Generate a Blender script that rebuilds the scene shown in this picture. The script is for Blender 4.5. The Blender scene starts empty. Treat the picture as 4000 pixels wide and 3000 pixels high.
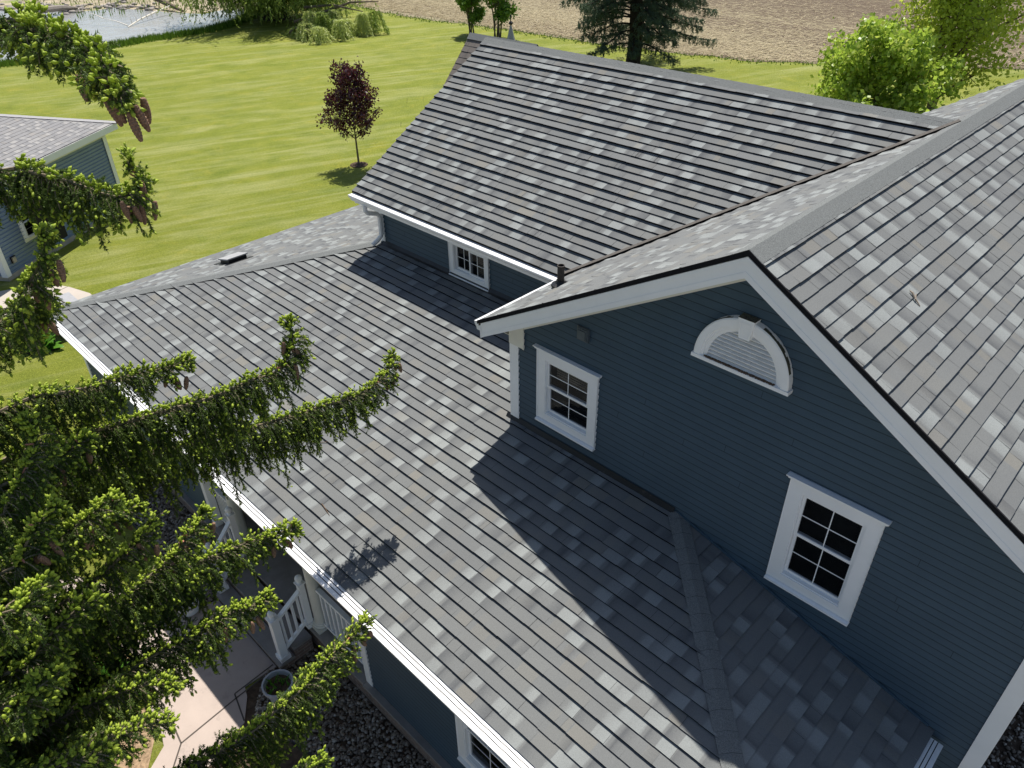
import bpy, math, random
import numpy as np
from mathutils import Vector, Matrix
R = math.radians
rnd = random.Random(7)
rng = np.random.default_rng(7)
scene = bpy.context.scene
col = scene.collection
G = -7.5                                   # ground level (the ridge of the near gable is z = 0)

# ------------------------------------------------------------------ camera, sky, sun, exposure
def make_camera():
    yaw, pit, rol = R(134.898), R(34.684), R(-0.89)
    fw = Vector((math.cos(yaw)*math.cos(pit), math.sin(yaw)*math.cos(pit), -math.sin(pit)))
    rt = fw.cross(Vector((0, 0, 1))).normalized(); up = rt.cross(fw)
    rt, up = math.cos(rol)*rt + math.sin(rol)*up, -math.sin(rol)*rt + math.cos(rol)*up
    cd = bpy.data.cameras.new('camera'); cd.sensor_width = 36; cd.lens = 36*1627.26/2212
    cd.clip_start = 0.05; cd.clip_end = 2000
    ob = bpy.data.objects.new('camera', cd); col.objects.link(ob)
    m = Matrix((rt, up, -fw)).transposed().to_4x4(); m.translation = Vector((2.723, -5.944, 2.761))
    ob.matrix_world = m; scene.camera = ob
make_camera()
SAZ, SEL = R(128.5), R(63.0)
w = bpy.data.worlds.new('World'); scene.world = w; w.use_nodes = True
nt = w.node_tree; bg = nt.nodes['Background']; sky = nt.nodes.new('ShaderNodeTexSky')
sky.sky_type = 'NISHITA'; sky.sun_disc = False; sky.sun_elevation = SEL; sky.sun_rotation = math.pi/2 - SAZ
nt.links.new(sky.outputs[0], bg.inputs[0]); bg.inputs[1].default_value = 0.072
sd = bpy.data.lights.new('sun', 'SUN'); sd.energy = 4.5; sd.angle = R(0.5); sd.color = (1, 0.955, 0.88)
so = bpy.data.objects.new('sun', sd); col.objects.link(so)
so.rotation_euler = Vector((math.cos(SEL)*math.cos(SAZ), math.cos(SEL)*math.sin(SAZ), math.sin(SEL))).to_track_quat('Z', 'Y').to_euler()
so.location = (-20, 25, 40)
scene.view_settings.view_transform = 'Standard'; scene.view_settings.look = 'None'
scene.view_settings.exposure = 0.58; scene.view_settings.gamma = 1
scene.render.engine = 'CYCLES'

# ------------------------------------------------------------------ materials
def mat(name):
    m = bpy.data.materials.new(name); m.use_nodes = True
    return m, m.node_tree, m.node_tree.nodes['Principled BSDF']
def N(nt, t, **k):
    n = nt.nodes.new(t)
    for a, b in k.items(): setattr(n, a, b)
    return n
def coords(nt, scale=(1, 1, 1), rotz=0, src='Object'):
    tc = N(nt, 'ShaderNodeTexCoord'); mp = N(nt, 'ShaderNodeMapping')
    mp.inputs['Rotation'].default_value = (0, 0, rotz); nt.links.new(tc.outputs[src], mp.inputs[0])
    if scale == (1, 1, 1): return mp.outputs[0]
    m2 = N(nt, 'ShaderNodeMapping'); m2.inputs['Scale'].default_value = scale; nt.links.new(mp.outputs[0], m2.inputs[0]); return m2.outputs[0]
def noise(nt, vec, scale, detail=4, rough=.6, dist=0):
    n = N(nt, 'ShaderNodeTexNoise'); n.inputs['Scale'].default_value = scale; n.inputs['Detail'].default_value = detail
    n.inputs['Roughness'].default_value = rough; n.inputs['Distortion'].default_value = dist
    nt.links.new(vec, n.inputs['Vector']); return n.outputs[0]
def ramp(nt, fac, stops, interp='LINEAR'):
    r = N(nt, 'ShaderNodeValToRGB'); r.color_ramp.interpolation = interp
    e = r.color_ramp.elements
    while len(e) < len(stops): e.new(.5)
    for i, (p, c) in enumerate(stops):
        e[i].position = p; e[i].color = (*c, 1) if len(c) == 3 else c
    nt.links.new(fac, r.inputs[0]); return r.outputs[0]
def mix(nt, fac, a, b, mode='MIX'):
    m = N(nt, 'ShaderNodeMix', data_type='RGBA', blend_type=mode)
    for i, x in ((0, fac), (6, a), (7, b)):
        if isinstance(x, (int, float)): m.inputs[i].default_value = x
        elif isinstance(x, tuple): m.inputs[i].default_value = (*x, 1)
        else: nt.links.new(x, m.inputs[i])
    return m.outputs[2]
def bump(nt, bs, h, strength=.3, dist=.01):
    b = N(nt, 'ShaderNodeBump'); b.inputs['Strength'].default_value = strength; b.inputs['Distance'].default_value = dist
    nt.links.new(h, b.inputs['Height']); nt.links.new(b.outputs[0], bs.inputs['Normal'])
def simple(name, c, rough=.6, var=.12, scale=8, spec=.3, bmp=0, metal=0, dirt=None):
    m, nt, bs = mat(name); v = coords(nt)
    f = noise(nt, v, scale, 5, .65)
    cc = ramp(nt, f, [(.3, tuple(x*(1-var) for x in c)), (.7, tuple(x*(1+var) for x in c))])
    if dirt:
        f2 = noise(nt, coords(nt), dirt[1], 6, .7); k = ramp(nt, f2, [(dirt[2], (0, 0, 0)), (dirt[2]+.12, (1, 1, 1))])
        cc = mix(nt, k, cc, dirt[0])
    nt.links.new(cc, bs.inputs['Base Color']); bs.inputs['Roughness'].default_value = rough
    bs.inputs['Specular IOR Level'].default_value = spec; bs.inputs['Metallic'].default_value = metal
    if bmp: bump(nt, bs, f, bmp, .01)
    return m
def leafmat(name, a, b, trans=.35, rough=.5, spec=.3, scale=3.0, c=None):
    m, nt, bs = mat(name); v = coords(nt)
    g = N(nt, 'ShaderNodeNewGeometry')
    stops = [(0, a), (1, b)] if c is None else [(0, a), (.6, b), (1, c)]
    f = N(nt, 'ShaderNodeMath', operation='MULTIPLY_ADD'); nt.links.new(g.outputs['Random Per Island'], f.inputs[0])
    f.inputs[1].default_value = .55
    ns = N(nt, 'ShaderNodeMath', operation='MULTIPLY'); nt.links.new(noise(nt, v, scale, 3), ns.inputs[0]); ns.inputs[1].default_value = .45
    nt.links.new(ns.outputs[0], f.inputs[2])
    cc = ramp(nt, f.outputs[0], stops)
    nt.links.new(cc, bs.inputs['Base Color']); bs.inputs['Roughness'].default_value = rough
    bs.inputs['Specular IOR Level'].default_value = spec
    tr = N(nt, 'ShaderNodeBsdfTranslucent'); ms = N(nt, 'ShaderNodeMixShader'); ms.inputs[0].default_value = trans
    nt.links.new(cc, tr.inputs[0]); nt.links.new(bs.outputs[0], ms.inputs[1]); nt.links.new(tr.outputs[0], ms.inputs[2])
    nt.links.new(ms.outputs[0], nt.nodes['Material Output'].inputs[0])
    return m

def shingle_mat(name, dark, mid, light, tan, grain=.22):
    m, nt, bs = mat(name)
    at = N(nt, 'ShaderNodeAttribute', attribute_name='shade'); sp = N(nt, 'ShaderNodeSeparateColor')
    nt.links.new(at.outputs['Color'], sp.inputs[0])
    v = coords(nt)
    # soften the blend edges with a little granule dither
    dn = noise(nt, v, 70, 3, .8)
    ad = N(nt, 'ShaderNodeMath', operation='MULTIPLY_ADD'); nt.links.new(dn, ad.inputs[0]); ad.inputs[1].default_value = .34
    sb = N(nt, 'ShaderNodeMath', operation='SUBTRACT'); nt.links.new(sp.outputs[0], sb.inputs[0]); sb.inputs[1].default_value = .17
    nt.links.new(sb.outputs[0], ad.inputs[2])
    c = ramp(nt, ad.outputs[0], [(.1, dark), (.42, mid), (.62, mid), (.95, light)])
    tf = N(nt, 'ShaderNodeMath', operation='MULTIPLY'); nt.links.new(sp.outputs[1], tf.inputs[0]); tf.inputs[1].default_value = .8
    c = mix(nt, tf.outputs[0], c, tan)
    g = noise(nt, v, 150, 4, .95)
    gr = ramp(nt, g, [(.25, (1-grain*1.6,)*3), (.5, (1, 1, 1)), (.75, (1+grain*1.6,)*3)])
    c = mix(nt, 1.0, c, gr, 'MULTIPLY')
    l = noise(nt, v, .9, 4, .6)
    lr = ramp(nt, l, [(.3, (.93, .93, .94)), (.7, (1.06, 1.055, 1.04))])
    c = mix(nt, 1.0, c, lr, 'MULTIPLY')
    nt.links.new(c, bs.inputs['Base Color']); bs.inputs['Roughness'].default_value = .9
    bs.inputs['Specular IOR Level'].default_value = .25
    bump(nt, bs, g, .35, .004)
    return m
M = {}
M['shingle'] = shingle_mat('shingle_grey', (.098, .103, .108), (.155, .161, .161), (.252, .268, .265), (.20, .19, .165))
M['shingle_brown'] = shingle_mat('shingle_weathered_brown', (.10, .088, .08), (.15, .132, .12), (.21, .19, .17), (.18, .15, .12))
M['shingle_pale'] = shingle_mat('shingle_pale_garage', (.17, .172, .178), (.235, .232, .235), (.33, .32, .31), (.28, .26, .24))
M['shingle_edge'] = simple('shingle_edge_black', (.014, .014, .016), .95, .3, 60, .1)
M['cap'] = simple('ridge_cap_granules', (.160, .168, .166), .92, .45, 110, .2, .3)
M['deck'] = simple('roof_deck_wood', (.10, .08, .06), .9)
M['brown_edge'] = simple('valley_edge_brown', (.105, .095, .085), .9, .25, 40)
M['rubber'] = simple('black_flashing', (.012, .012, .013), .45, .4, 6, .5, .2, 0, ((.05, .045, .04), 14, .6))
def siding_mat(name, c):
    m, nt, bs = mat(name)
    v = coords(nt, (1, 1, 1)); f = noise(nt, v, 1.3, 5, .6); f2 = noise(nt, coords(nt, (1.2, 1.2, 18)), 6, 3, .7)
    cc = ramp(nt, f, [(.3, tuple(x*.92 for x in c)), (.7, tuple(x*1.08 for x in c))])
    cc = mix(nt, 1.0, cc, ramp(nt, f2, [(.3, (.95, .95, .95)), (.7, (1.05, 1.05, 1.05))]), 'MULTIPLY')
    nt.links.new(cc, bs.inputs['Base Color']); bs.inputs['Roughness'].default_value = .55; bs.inputs['Specular IOR Level'].default_value = .3
    bump(nt, bs, noise(nt, coords(nt, (3, 3, 60)), 10, 4, .7), .08, .004)
    return m
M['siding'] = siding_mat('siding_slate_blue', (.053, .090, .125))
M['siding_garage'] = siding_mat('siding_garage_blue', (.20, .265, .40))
M['siding_seam'] = simple('siding_seam', (.026, .040, .055), .7)  # board joints, and the painted shade line under each lap
M['siding_garage_seam'] = simple('siding_garage_seam', (.05, .08, .11), .7)  # garage board joints and painted lap shade
M['white'] = simple('white_vinyl_trim', (.86, .87, .88), .42, .03, 3, .4, 0, 0, ((.62, .62, .60), 30, .68))
M['white_dirty'] = simple('white_trim_stained', (.74, .74, .73), .6, .1, 10, .3, .1, 0, ((.42, .40, .37), 26, .62))
M['gutter'] = simple('white_gutter_aluminium', (.82, .82, .82), .3, .03, 4, .5, 0, 0, ((.55, .52, .46), 12, .7))
M['gutter_slot'] = simple('gutter_slot_dark', (.02, .02, .022), .8)
M['cream'] = simple('soffit_cream', (.72, .71, .64), .55, .04, 5, .3, 0, 0, ((.5, .48, .42), 25, .7))
M['lichen'] = simple('lichen_growth', (.09, .09, .07), .95, .6, 60, .1, .5)
M['debris'] = simple('brown_debris', (.16, .11, .075), .95, .5, 60, .1, .5)
M['pipe'] = simple('dark_vent_pipe', (.05, .043, .038), .7, .5, 25, .3, .2)
M['vent_top'] = simple('grey_painted_metal', (.33, .33, .34), .5, .08, 10, .4)
M['vent_black'] = simple('black_plastic', (.02, .02, .022), .5)
M['room'] = simple('dark_room', (.015, .014, .013), .9)
M['blind'] = simple('window_blind', (.28, .25, .2), .8, .25, 3)
def glass():
    m, nt, bs = mat('window_glass'); bs.inputs['Base Color'].default_value = (.01, .011, .012, 1); bs.inputs['Roughness'].default_value = .03
    bs.inputs['Specular IOR Level'].default_value = .5
    tr = N(nt, 'ShaderNodeBsdfTransparent'); ms = N(nt, 'ShaderNodeMixShader')
    f = noise(nt, coords(nt), 2.2, 2); fr = N(nt, 'ShaderNodeMath', operation='MULTIPLY_ADD'); nt.links.new(f, fr.inputs[0]); fr.inputs[1].default_value = .02; fr.inputs[2].default_value = .54
    nt.links.new(fr.outputs[0], ms.inputs[0]); nt.links.new(bs.outputs[0], ms.inputs[1]); nt.links.new(tr.outputs[0], ms.inputs[2])
    nt.links.new(ms.outputs[0], nt.nodes['Material Output'].inputs[0]); return m
M['glass'] = glass()
M['concrete'] = simple('concrete_pinkish', (.43, .355, .31), .85, .08, 1.6, .2, .15, 0, ((.34, .285, .25), 4, .58))
M['concrete_grey'] = simple('concrete_grey', (.27, .25, .235), .85, .15, 4, .2, .2)
M['concrete_far'] = simple('concrete_light', (.44, .39, .34), .85, .06, 1.5, .2, .1)
M['joint'] = simple('joint_dark', (.09, .075, .065), .95)
M['foundation'] = simple('foundation_beige', (.42, .37, .30), .9, .15, 4)
def brick():
    m, nt, bs = mat('brick_tan'); v = coords(nt, (1, 1, 1))
    tc = N(nt, 'ShaderNodeTexCoord'); sp = N(nt, 'ShaderNodeSeparateXYZ'); nt.links.new(tc.outputs['Object'], sp.inputs[0])
    a = N(nt, 'ShaderNodeMath', operation='ADD'); nt.links.new(sp.outputs[0], a.inputs[0]); nt.links.new(sp.outputs[1], a.inputs[1])
    cb = N(nt, 'ShaderNodeCombineXYZ'); nt.links.new(a.outputs[0], cb.inputs[0]); nt.links.new(sp.outputs[2], cb.inputs[1])
    b = N(nt, 'ShaderNodeTexBrick'); b.inputs['Scale'].default_value = 1; b.inputs['Brick Width'].default_value = .2; b.inputs['Row Height'].default_value = .067
    b.inputs['Mortar Size'].default_value = .006; b.inputs['Color1'].default_value = (.24, .16, .12, 1); b.inputs['Color2'].default_value = (.17, .115, .09, 1)
    b.inputs['Mortar'].default_value = (.30, .27, .24, 1); nt.links.new(cb.outputs[0], b.inputs['Vector'])
    c = mix(nt, 1.0, b.outputs[0], ramp(nt, noise(nt, v, 14, 4), [(.3, (.75, .75, .75)), (.7, (1.2, 1.2, 1.2))]), 'MULTIPLY')
    nt.links.new(c, bs.inputs['Base Color']); bs.inputs['Roughness'].default_value = .9; bump(nt, bs, b.outputs[1], -.5, .01); return m
M['brick'] = brick()
def lawn():
    m, nt, bs = mat('lawn_grass'); bs.inputs['Roughness'].default_value = .85; bs.inputs['Specular IOR Level'].default_value = .15
    v = coords(nt); rot = -math.atan2(.941, .337)
    big = noise(nt, v, .12, 4, .6); midn = noise(nt, v, .9, 5, .65); fine = noise(nt, v, 14, 6, .8)
    ff = noise(nt, v, 55, 3, .9)
    c = ramp(nt, midn, [(.25, (.138, .178, .020)), (.5, (.198, .230, .030)), (.78, (.262, .278, .048))])
    c = mix(nt, ramp(nt, big, [(.4, (0, 0, 0)), (.68, (.6, .6, .6))]), c, (.205, .228, .034))
    # mowing lines with pale clippings
    mv = coords(nt, (1, 1, 1), rot); sp = N(nt, 'ShaderNodeSeparateXYZ'); nt.links.new(mv, sp.inputs[0])
    wob = noise(nt, coords(nt, (.05, .25, 1), rot), 1.0, 3)
    yy = N(nt, 'ShaderNodeMath', operation='MULTIPLY_ADD'); nt.links.new(wob, yy.inputs[0]); yy.inputs[1].default_value = 1.2; nt.links.new(sp.outputs[1], yy.inputs[2])
    ln_ = noise(nt, coords(nt, (.012, 1.0, 1), rot), 1.35, 3, .75, .15)
    line = ramp(nt, ln_, [(.50, (0, 0, 0)), (.60, (1, 1, 1)), (.64, (1, 1, 1)), (.74, (.2, .2, .2))])
    brk = noise(nt, coords(nt, (.045, .5, 1), rot), 1.0, 5, .7)
    lm = mix(nt, 1.0, line, ramp(nt, brk, [(.46, (0, 0, 0)), (.66, (1, 1, 1))]), 'MULTIPLY')
    clump = noise(nt, coords(nt, (.11, .6, 1), rot), 1.6, 6, .7, .5)
    dry = ramp(nt, clump, [(.48, (0, 0, 0)), (.66, (.72, .72, .72))]); sp2 = noise(nt, coords(nt), .55, 6, .75, .6); c = mix(nt, ramp(nt, sp2, [(.55, (0, 0, 0)), (.72, (.8, .8, .8))]), c, (.30, .285, .04)); c = mix(nt, ramp(nt, sp2, [(.26, (.7, .7, .7)), (.42, (0, 0, 0))]), c, (.105, .165, .012))
    c = mix(nt, dry, c, (.33, .34, .13))
    far_ = ramp(nt, noise(nt, coords(nt), .045, 3), [(.42, (.08, .08, .08)), (.6, (.42, .42, .42))]); lmh = mix(nt, 1.0, lm, far_, 'MULTIPLY')
    c = mix(nt, lmh, c, (.38, .385, .18))
    dk = noise(nt, coords(nt, (.25, .6, 1), rot), 1.3, 4)
    c = mix(nt, ramp(nt, dk, [(.55, (0, 0, 0)), (.75, (.55, .55, .55))]), c, (.115, .165, .022))
    c = mix(nt, 1.0, c, ramp(nt, fine, [(.25, (.60, .64, .45)), (.5, (1, 1, 1)), (.75, (1.40, 1.34, 1.45))]), 'MULTIPLY')
    c = mix(nt, 1.0, c, ramp(nt, ff, [(.3, (.72, .75, .6)), (.7, (1.28, 1.24, 1.3))]), 'MULTIPLY')
    nt.links.new(c, bs.inputs['Base Color'])
    hh = N(nt, 'ShaderNodeMath', operation='ADD'); nt.links.new(fine, hh.inputs[0]); nt.links.new(ff, hh.inputs[1])
    bump(nt, bs, hh.outputs[0], .8, .05); return m
M['lawn'] = lawn()
def field():
    m, nt, bs = mat('corn_stubble_field'); bs.inputs['Roughness'].default_value = .95; bs.inputs['Specular IOR Level'].default_value = .1
    v = coords(nt)
    a = noise(nt, coords(nt, (1, 2.2, 1)), 1.7, 8, .82, .4); b = noise(nt, coords(nt, (.02, .16, 1)), 1, 5, .65); c2 = noise(nt, coords(nt, (.5, 2.6, 1)), 3.2, 6, .85)
    soil = ramp(nt, c2, [(.3, (.085, .062, .043)), (.7, (.19, .148, .108))])
    g = N(nt, 'ShaderNodeTexGradient'); mp = N(nt, 'ShaderNodeMapping'); tc = N(nt, 'ShaderNodeTexCoord')
    nt.links.new(tc.outputs['Object'], mp.inputs[0]); mp.inputs['Rotation'].default_value = (0, 0, R(-62)); mp.inputs['Location'].default_value = (-.05, 0, 0); mp.inputs['Scale'].default_value = (.024, .024, 1)
    nt.links.new(mp.outputs[0], g.inputs[0])
    den = N(nt, 'ShaderNodeMath', operation='MULTIPLY_ADD'); nt.links.new(b, den.inputs[0]); den.inputs[1].default_value = .42
    nt.links.new(a, den.inputs[2])
    d2 = N(nt, 'ShaderNodeMath', operation='MULTIPLY_ADD'); nt.links.new(g.outputs[0], d2.inputs[0]); d2.inputs[1].default_value = -.20; nt.links.new(den.outputs[0], d2.inputs[2])
    straw = ramp(nt, d2.outputs[0], [(.54, (0, 0, 0)), (.64, (.75, .75, .75)), (.76, (1, 1, 1))])
    c = mix(nt, straw, soil, ramp(nt, c2, [(.3, (.25, .212, .13)), (.7, (.43, .38, .25))]))
    nt.links.new(c, bs.inputs['Base Color']); bump(nt, bs, a, .9, .15); return m
M['field'] = field()
def water():
    m, nt, bs = mat('pond_water'); bs.inputs['Base Color'].default_value = (.34, .34, .33, 1); bs.inputs['Roughness'].default_value = .12; bs.inputs['Specular IOR Level'].default_value = .9
    bump(nt, bs, noise(nt, coords(nt, (1, 1, 1)), 1.1, 5, .65, .6), .5, .12); return m
M['water'] = water()
M['bank'] = simple('dry_bank', (.33, .28, .20), .95, .4, .9, .1, .6, 0, ((.16, .22, .05), .35, .52))
M['soil'] = simple('dark_soil', (.085, .06, .042), .95, .5, 9, .1, .6)
M['mulch'] = simple('dry_mulch', (.30, .21, .13), .95, .5, 22, .1, .8)
M['stone'] = simple('stone_grey_tan', (.30, .27, .245), .85, .4, 1.2)
def pebble():
    m, nt, bs = mat('river_pebbles'); g = N(nt, 'ShaderNodeNewGeometry')
    c = ramp(nt, g.outputs['Random Per Island'], [(0, (.095, .072, .052)), (.35, (.17, .132, .098)), (.7, (.25, .205, .16)), (1, (.44, .39, .33))])
    nt.links.new(c, bs.inputs['Base Color']); bs.inputs['Roughness'].default_value = .75; return m
M['pebble'] = pebble()
M['bark'] = simple('bark_grey_brown', (.15, .12, .09), .95, .4, 14, .1, .8)
M['bark_dark'] = simple('bark_dark', (.045, .038, .032), .95, .4, 6, .1, .8)
M['limb'] = simple('limb_pale_bark', (.22, .18, .125), .95, .35, 25, .1, .6)
M['driftwood'] = simple('driftwood_bleached', (.26, .23, .20), .9, .2, 4)
M['needle'] = leafmat('spruce_needles', (.052, .092, .020), (.15, .22, .042), .35, .55, .3, 4)
M['shoot'] = leafmat('spruce_new_shoots', (.30, .42, .035), (.60, .70, .10), .45, .5, .3, 3)
M['needle_blue'] = leafmat('blue_green_needles', (.045, .075, .048), (.15, .21, .135), .3, .6, .2, 1.2)
M['cone'] = simple('spruce_cone', (.24, .145, .095), .75, .5, 90, .2, .8)
M['cone_young'] = simple('young_cone_pink', (.40, .17, .12), .7, .2, 40)
M['plum'] = leafmat('purple_plum_leaves', (.035, .010, .013), (.09, .020, .026), .25, .22, .7, 3, (.14, .05, .05))
M['maple'] = leafmat('maple_leaves', (.17, .30, .025), (.42, .55, .08), .5, .4, .45, 1.2, (.62, .56, .16))
M['birch'] = leafmat('birch_leaves', (.32, .42, .04), (.62, .70, .12), .6, .4, .4, .8)
M['willow'] = leafmat('willow_leaves', (.15, .22, .04), (.36, .46, .10), .45, .5, .3, .6)
M['willow_pale'] = leafmat('wilting_willow_leaves', (.36, .44, .10), (.68, .72, .30), .35, .5, .3, 1)
M['lilac'] = leafmat('lilac_leaves', (.075, .17, .02), (.18, .32, .04), .35, .4, .4, 1)
M['lilac_flower'] = leafmat('lilac_flowers', (.10, .045, .10), (.20, .10, .18), .1)
M['hosta'] = leafmat('broad_green_leaves', (.045, .14, .012), (.14, .32, .03), .3, .35, .4, 3)
M['tallgrass'] = leafmat('tall_grass', (.07, .15, .018), (.19, .30, .035), .3, .6, .2, 1)
M['red'] = simple('red_petals', (.6, .02, .04), .5)
M['acbody'] = simple('grey_metal_cabinet', (.20, .20, .19), .5, .1, 10)
M['twig'] = simple('dry_twig', (.30, .25, .2), .9)
M['spire'] = simple('grey_zinc', (.30, .31, .32), .5, .2, 5)
M['hose'] = simple('black_edging', (.02, .02, .022), .4)

# ------------------------------------------------------------------ mesh helpers
class MB:
    def __init__(s): s.v = []; s.f = []; s.m = []; s.c = []
    def face(s, pts, mi=0, cols=None):
        i = len(s.v); s.v.extend([tuple(p) for p in pts]); s.f.append(tuple(range(i, i+len(pts)))); s.m.append(mi); s.c.append(cols)
    def mesh(s, V, F, mi=0):
        i = len(s.v); s.v.extend([tuple(p) for p in V])
        for f in F: s.f.append(tuple(i+k for k in f)); s.m.append(mi); s.c.append(None)
    def box(s, a, b, fr=None, mi=0):
        (x0, y0, z0), (x1, y1, z1) = a, b
        V = [(x0, y0, z0), (x1, y0, z0), (x1, y1, z0), (x0, y1, z0), (x0, y0, z1), (x1, y0, z1), (x1, y1, z1), (x0, y1, z1)]
        if fr: V = [fr(*p) for p in V]
        s.mesh(V, [(0, 3, 2, 1), (4, 5, 6, 7), (0, 1, 5, 4), (1, 2, 6, 5), (2, 3, 7, 6), (3, 0, 4, 7)], mi)
    def prism(s, poly, off, mi=0):
        n = len(poly); A = [Vector(p) for p in poly]; B = [p + Vector(off) for p in A]
        s.mesh(A+B, [tuple(range(n))[::-1], tuple(range(n, 2*n))] + [(i, (i+1) % n, n+(i+1) % n, n+i) for i in range(n)], mi)
    def tube(s, pts, rad, n=8, mi=0, cap=True):
        P = [Vector(p) for p in pts]; k = len(P)
        if not hasattr(rad, '__len__'): rad = [rad]*k
        V = []; F = []; ref = None
        for i in range(k):
            d = (P[min(i+1, k-1)] - P[max(i-1, 0)])
            if d.length < 1e-9: d = Vector((0, 0, 1))
            d.normalize()
            if ref is None: ref = Vector((0, 0, 1)) if abs(d.z) < .9 else Vector((1, 0, 0))
            a = d.cross(ref); a.normalize(); b = a.cross(d); ref = b if False else ref
            for j in range(n):
                t = 2*math.pi*j/n; V.append(P[i] + (a*math.cos(t)+b*math.sin(t))*rad[i])
        for i in range(k-1):
            for j in range(n): F.append((i*n+j, i*n+(j+1) % n, (i+1)*n+(j+1) % n, (i+1)*n+j))
        if cap: F += [tuple(range(n))[::-1], tuple((k-1)*n+j for j in range(n))]
        s.mesh(V, F, mi)
    def lathe(s, c, prof, n=16, mi=0, tilt=None):
        V = []; F = []; k = len(prof)
        for r, z in prof:
            for j in range(n):
                t = 2*math.pi*j/n; p = Vector((r*math.cos(t), r*math.sin(t), z))
                if tilt: p = tilt @ p
                V.append(Vector(c)+p)
        for i in range(k-1):
            for j in range(n): F.append((i*n+j, i*n+(j+1) % n, (i+1)*n+(j+1) % n, (i+1)*n+j))
        F += [tuple(range(n))[::-1], tuple((k-1)*n+j for j in range(n))]
        s.mesh(V, F, mi)
    def build(s, name, mats, parent=None, smooth=False, shade=False):
        me = bpy.data.meshes.new(name); me.from_pydata([tuple(v) for v in s.v], [], s.f)
        for m in (mats if isinstance(mats, (list, tuple)) else [mats]): me.materials.append(M[m])
        me.polygons.foreach_set('material_index', s.m)
        if smooth: me.polygons.foreach_set('use_smooth', [True]*len(s.f))
        if shade:
            at = me.color_attributes.new('shade', 'FLOAT_COLOR', 'CORNER'); buf = []
            for f, c in zip(s.f, s.c):
                for k in range(len(f)):
                    a, b = c[k] if c else (.5, 0); buf += [a, b, 0, 1]
            at.data.foreach_set('color', buf)
        me.update(); return link(name, me, parent)
def link(name, me, parent=None):
    o = bpy.data.objects.new(name, me); col.objects.link(o)
    if parent is not None: setparent(o, parent)
    return o
def setparent(o, p):
    o.parent = p
    if p.type == 'EMPTY': o.matrix_parent_inverse = Matrix.Translation(-Vector(p.location))
def thing(name, label, cat, loc=(0, 0, 0), group=None):
    o = bpy.data.objects.new(name, None); col.objects.link(o); o.location = loc; o.empty_display_size = .3
    o['label'] = label; o['category'] = cat
    if group: o['group'] = group
    return o
def tag(o, label, cat, group=None, kind=None):
    if label: o['label'] = label
    if cat: o['category'] = cat
    if group: o['group'] = group
    if kind: o['kind'] = kind
    return o
def struct(o): o['kind'] = 'structure'; return o
def trimesh(name, V, F, mats, parent=None, mi=None, smooth=False):
    me = bpy.data.meshes.new(name); V = np.asarray(V, np.float32); F = np.asarray(F, np.int32)
    me.vertices.add(len(V)); me.vertices.foreach_set('co', V.ravel())
    k = F.shape[1]; me.loops.add(len(F)*k); me.loops.foreach_set('vertex_index', F.ravel())
    me.polygons.add(len(F)); me.polygons.foreach_set('loop_start', np.arange(0, len(F)*k, k, dtype=np.int32))
    for m in (mats if isinstance(mats, (list, tuple)) else [mats]): me.materials.append(M[m])
    if mi is not None: me.polygons.foreach_set('material_index', np.asarray(mi, np.int32))
    if smooth: me.polygons.foreach_set('use_smooth', np.ones(len(F), bool))
    me.update(calc_edges=True); me.validate(); return link(name, me, parent)

# ------------------------------------------------------------------ ground, field, pond, paths
def sheet(name, pts, z, m, z0=None):
    b = MB(); b.face([(x, y, z) for x, y in pts]); return struct(b.build(name, m))
b = MB(); n = 24
xs = np.linspace(-420, 260, n); ys = np.linspace(-160, 420, n)
for i in range(n-1):
    for j in range(n-1): b.face([(xs[i], ys[j], G), (xs[i+1], ys[j], G), (xs[i+1], ys[j+1], G), (xs[i], ys[j+1], G)])
struct(b.build('lawn', 'lawn'))
edge = [(-420, 38), (-90, 39), (-63.8, 37.7), (-60, 37.2), (-54, 36.4), (-49, 36.6), (-43.7, 37.1), (-36.5, 37.8), (-30, 38.2), (-25.3, 38.8), (-21.3, 39.8), (-16.9, 42.6), (-13, 45), (-9.1, 47.5), (0, 50), (40, 58), (260, 80)]
e2 = []
for (x0, y0), (x1, y1) in zip(edge, edge[1:]):
    k = max(1, min(40, int(abs(x1-x0)/.6)))
    for i in range(k):
        t = i/k; e2.append((x0+(x1-x0)*t, y0+(y1-y0)*t + (rnd.uniform(-.28, .28) if k > 3 else 0)))
e2.append(edge[-1])
sheet('field', e2 + [(260, 420), (-420, 420)], G+.012, 'field')
near = [(-57.2, -60), (-57, -10), (-57.1, 7.8), (-56.2, 10.1), (-57.5, 14.1), (-58.1, 17.6), (-58.0, 20.3), (-58.2, 23.0), (-60.5, 26.9), (-64, 30)]
far = [(-66, 28.5), (-65.4, 26.2), (-67.6, 24.9), (-71.7, 23.6), (-75, 22.7), (-75, 19.1), (-79.6, 17.5), (-82, 15.1), (-86, 8), (-90, -60)]
def jit(pts, a=.25, st=1.2):
    out = []
    for (x0, y0), (x1, y1) in zip(pts, pts[1:]):
        k = max(1, min(30, int(math.hypot(x1-x0, y1-y0)/st)))
        for i in range(k): t = i/k; out.append((x0+(x1-x0)*t+rnd.uniform(-a, a), y0+(y1-y0)*t+rnd.uniform(-a, a)))
    out.append(pts[-1]); return out
nearj, farj = jit(near, .15), jit(far, .35)
sheet('far_bank', jit([(-62, 31.5), (-66, 29), (-66, 24), (-84, 6), (-90, -60), (-140, -60), (-140, 34), (-90, 34), (-70, 33)], .6), G+.01, 'bank')
sheet('pond', nearj + farj, G+.03, 'water')

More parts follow.
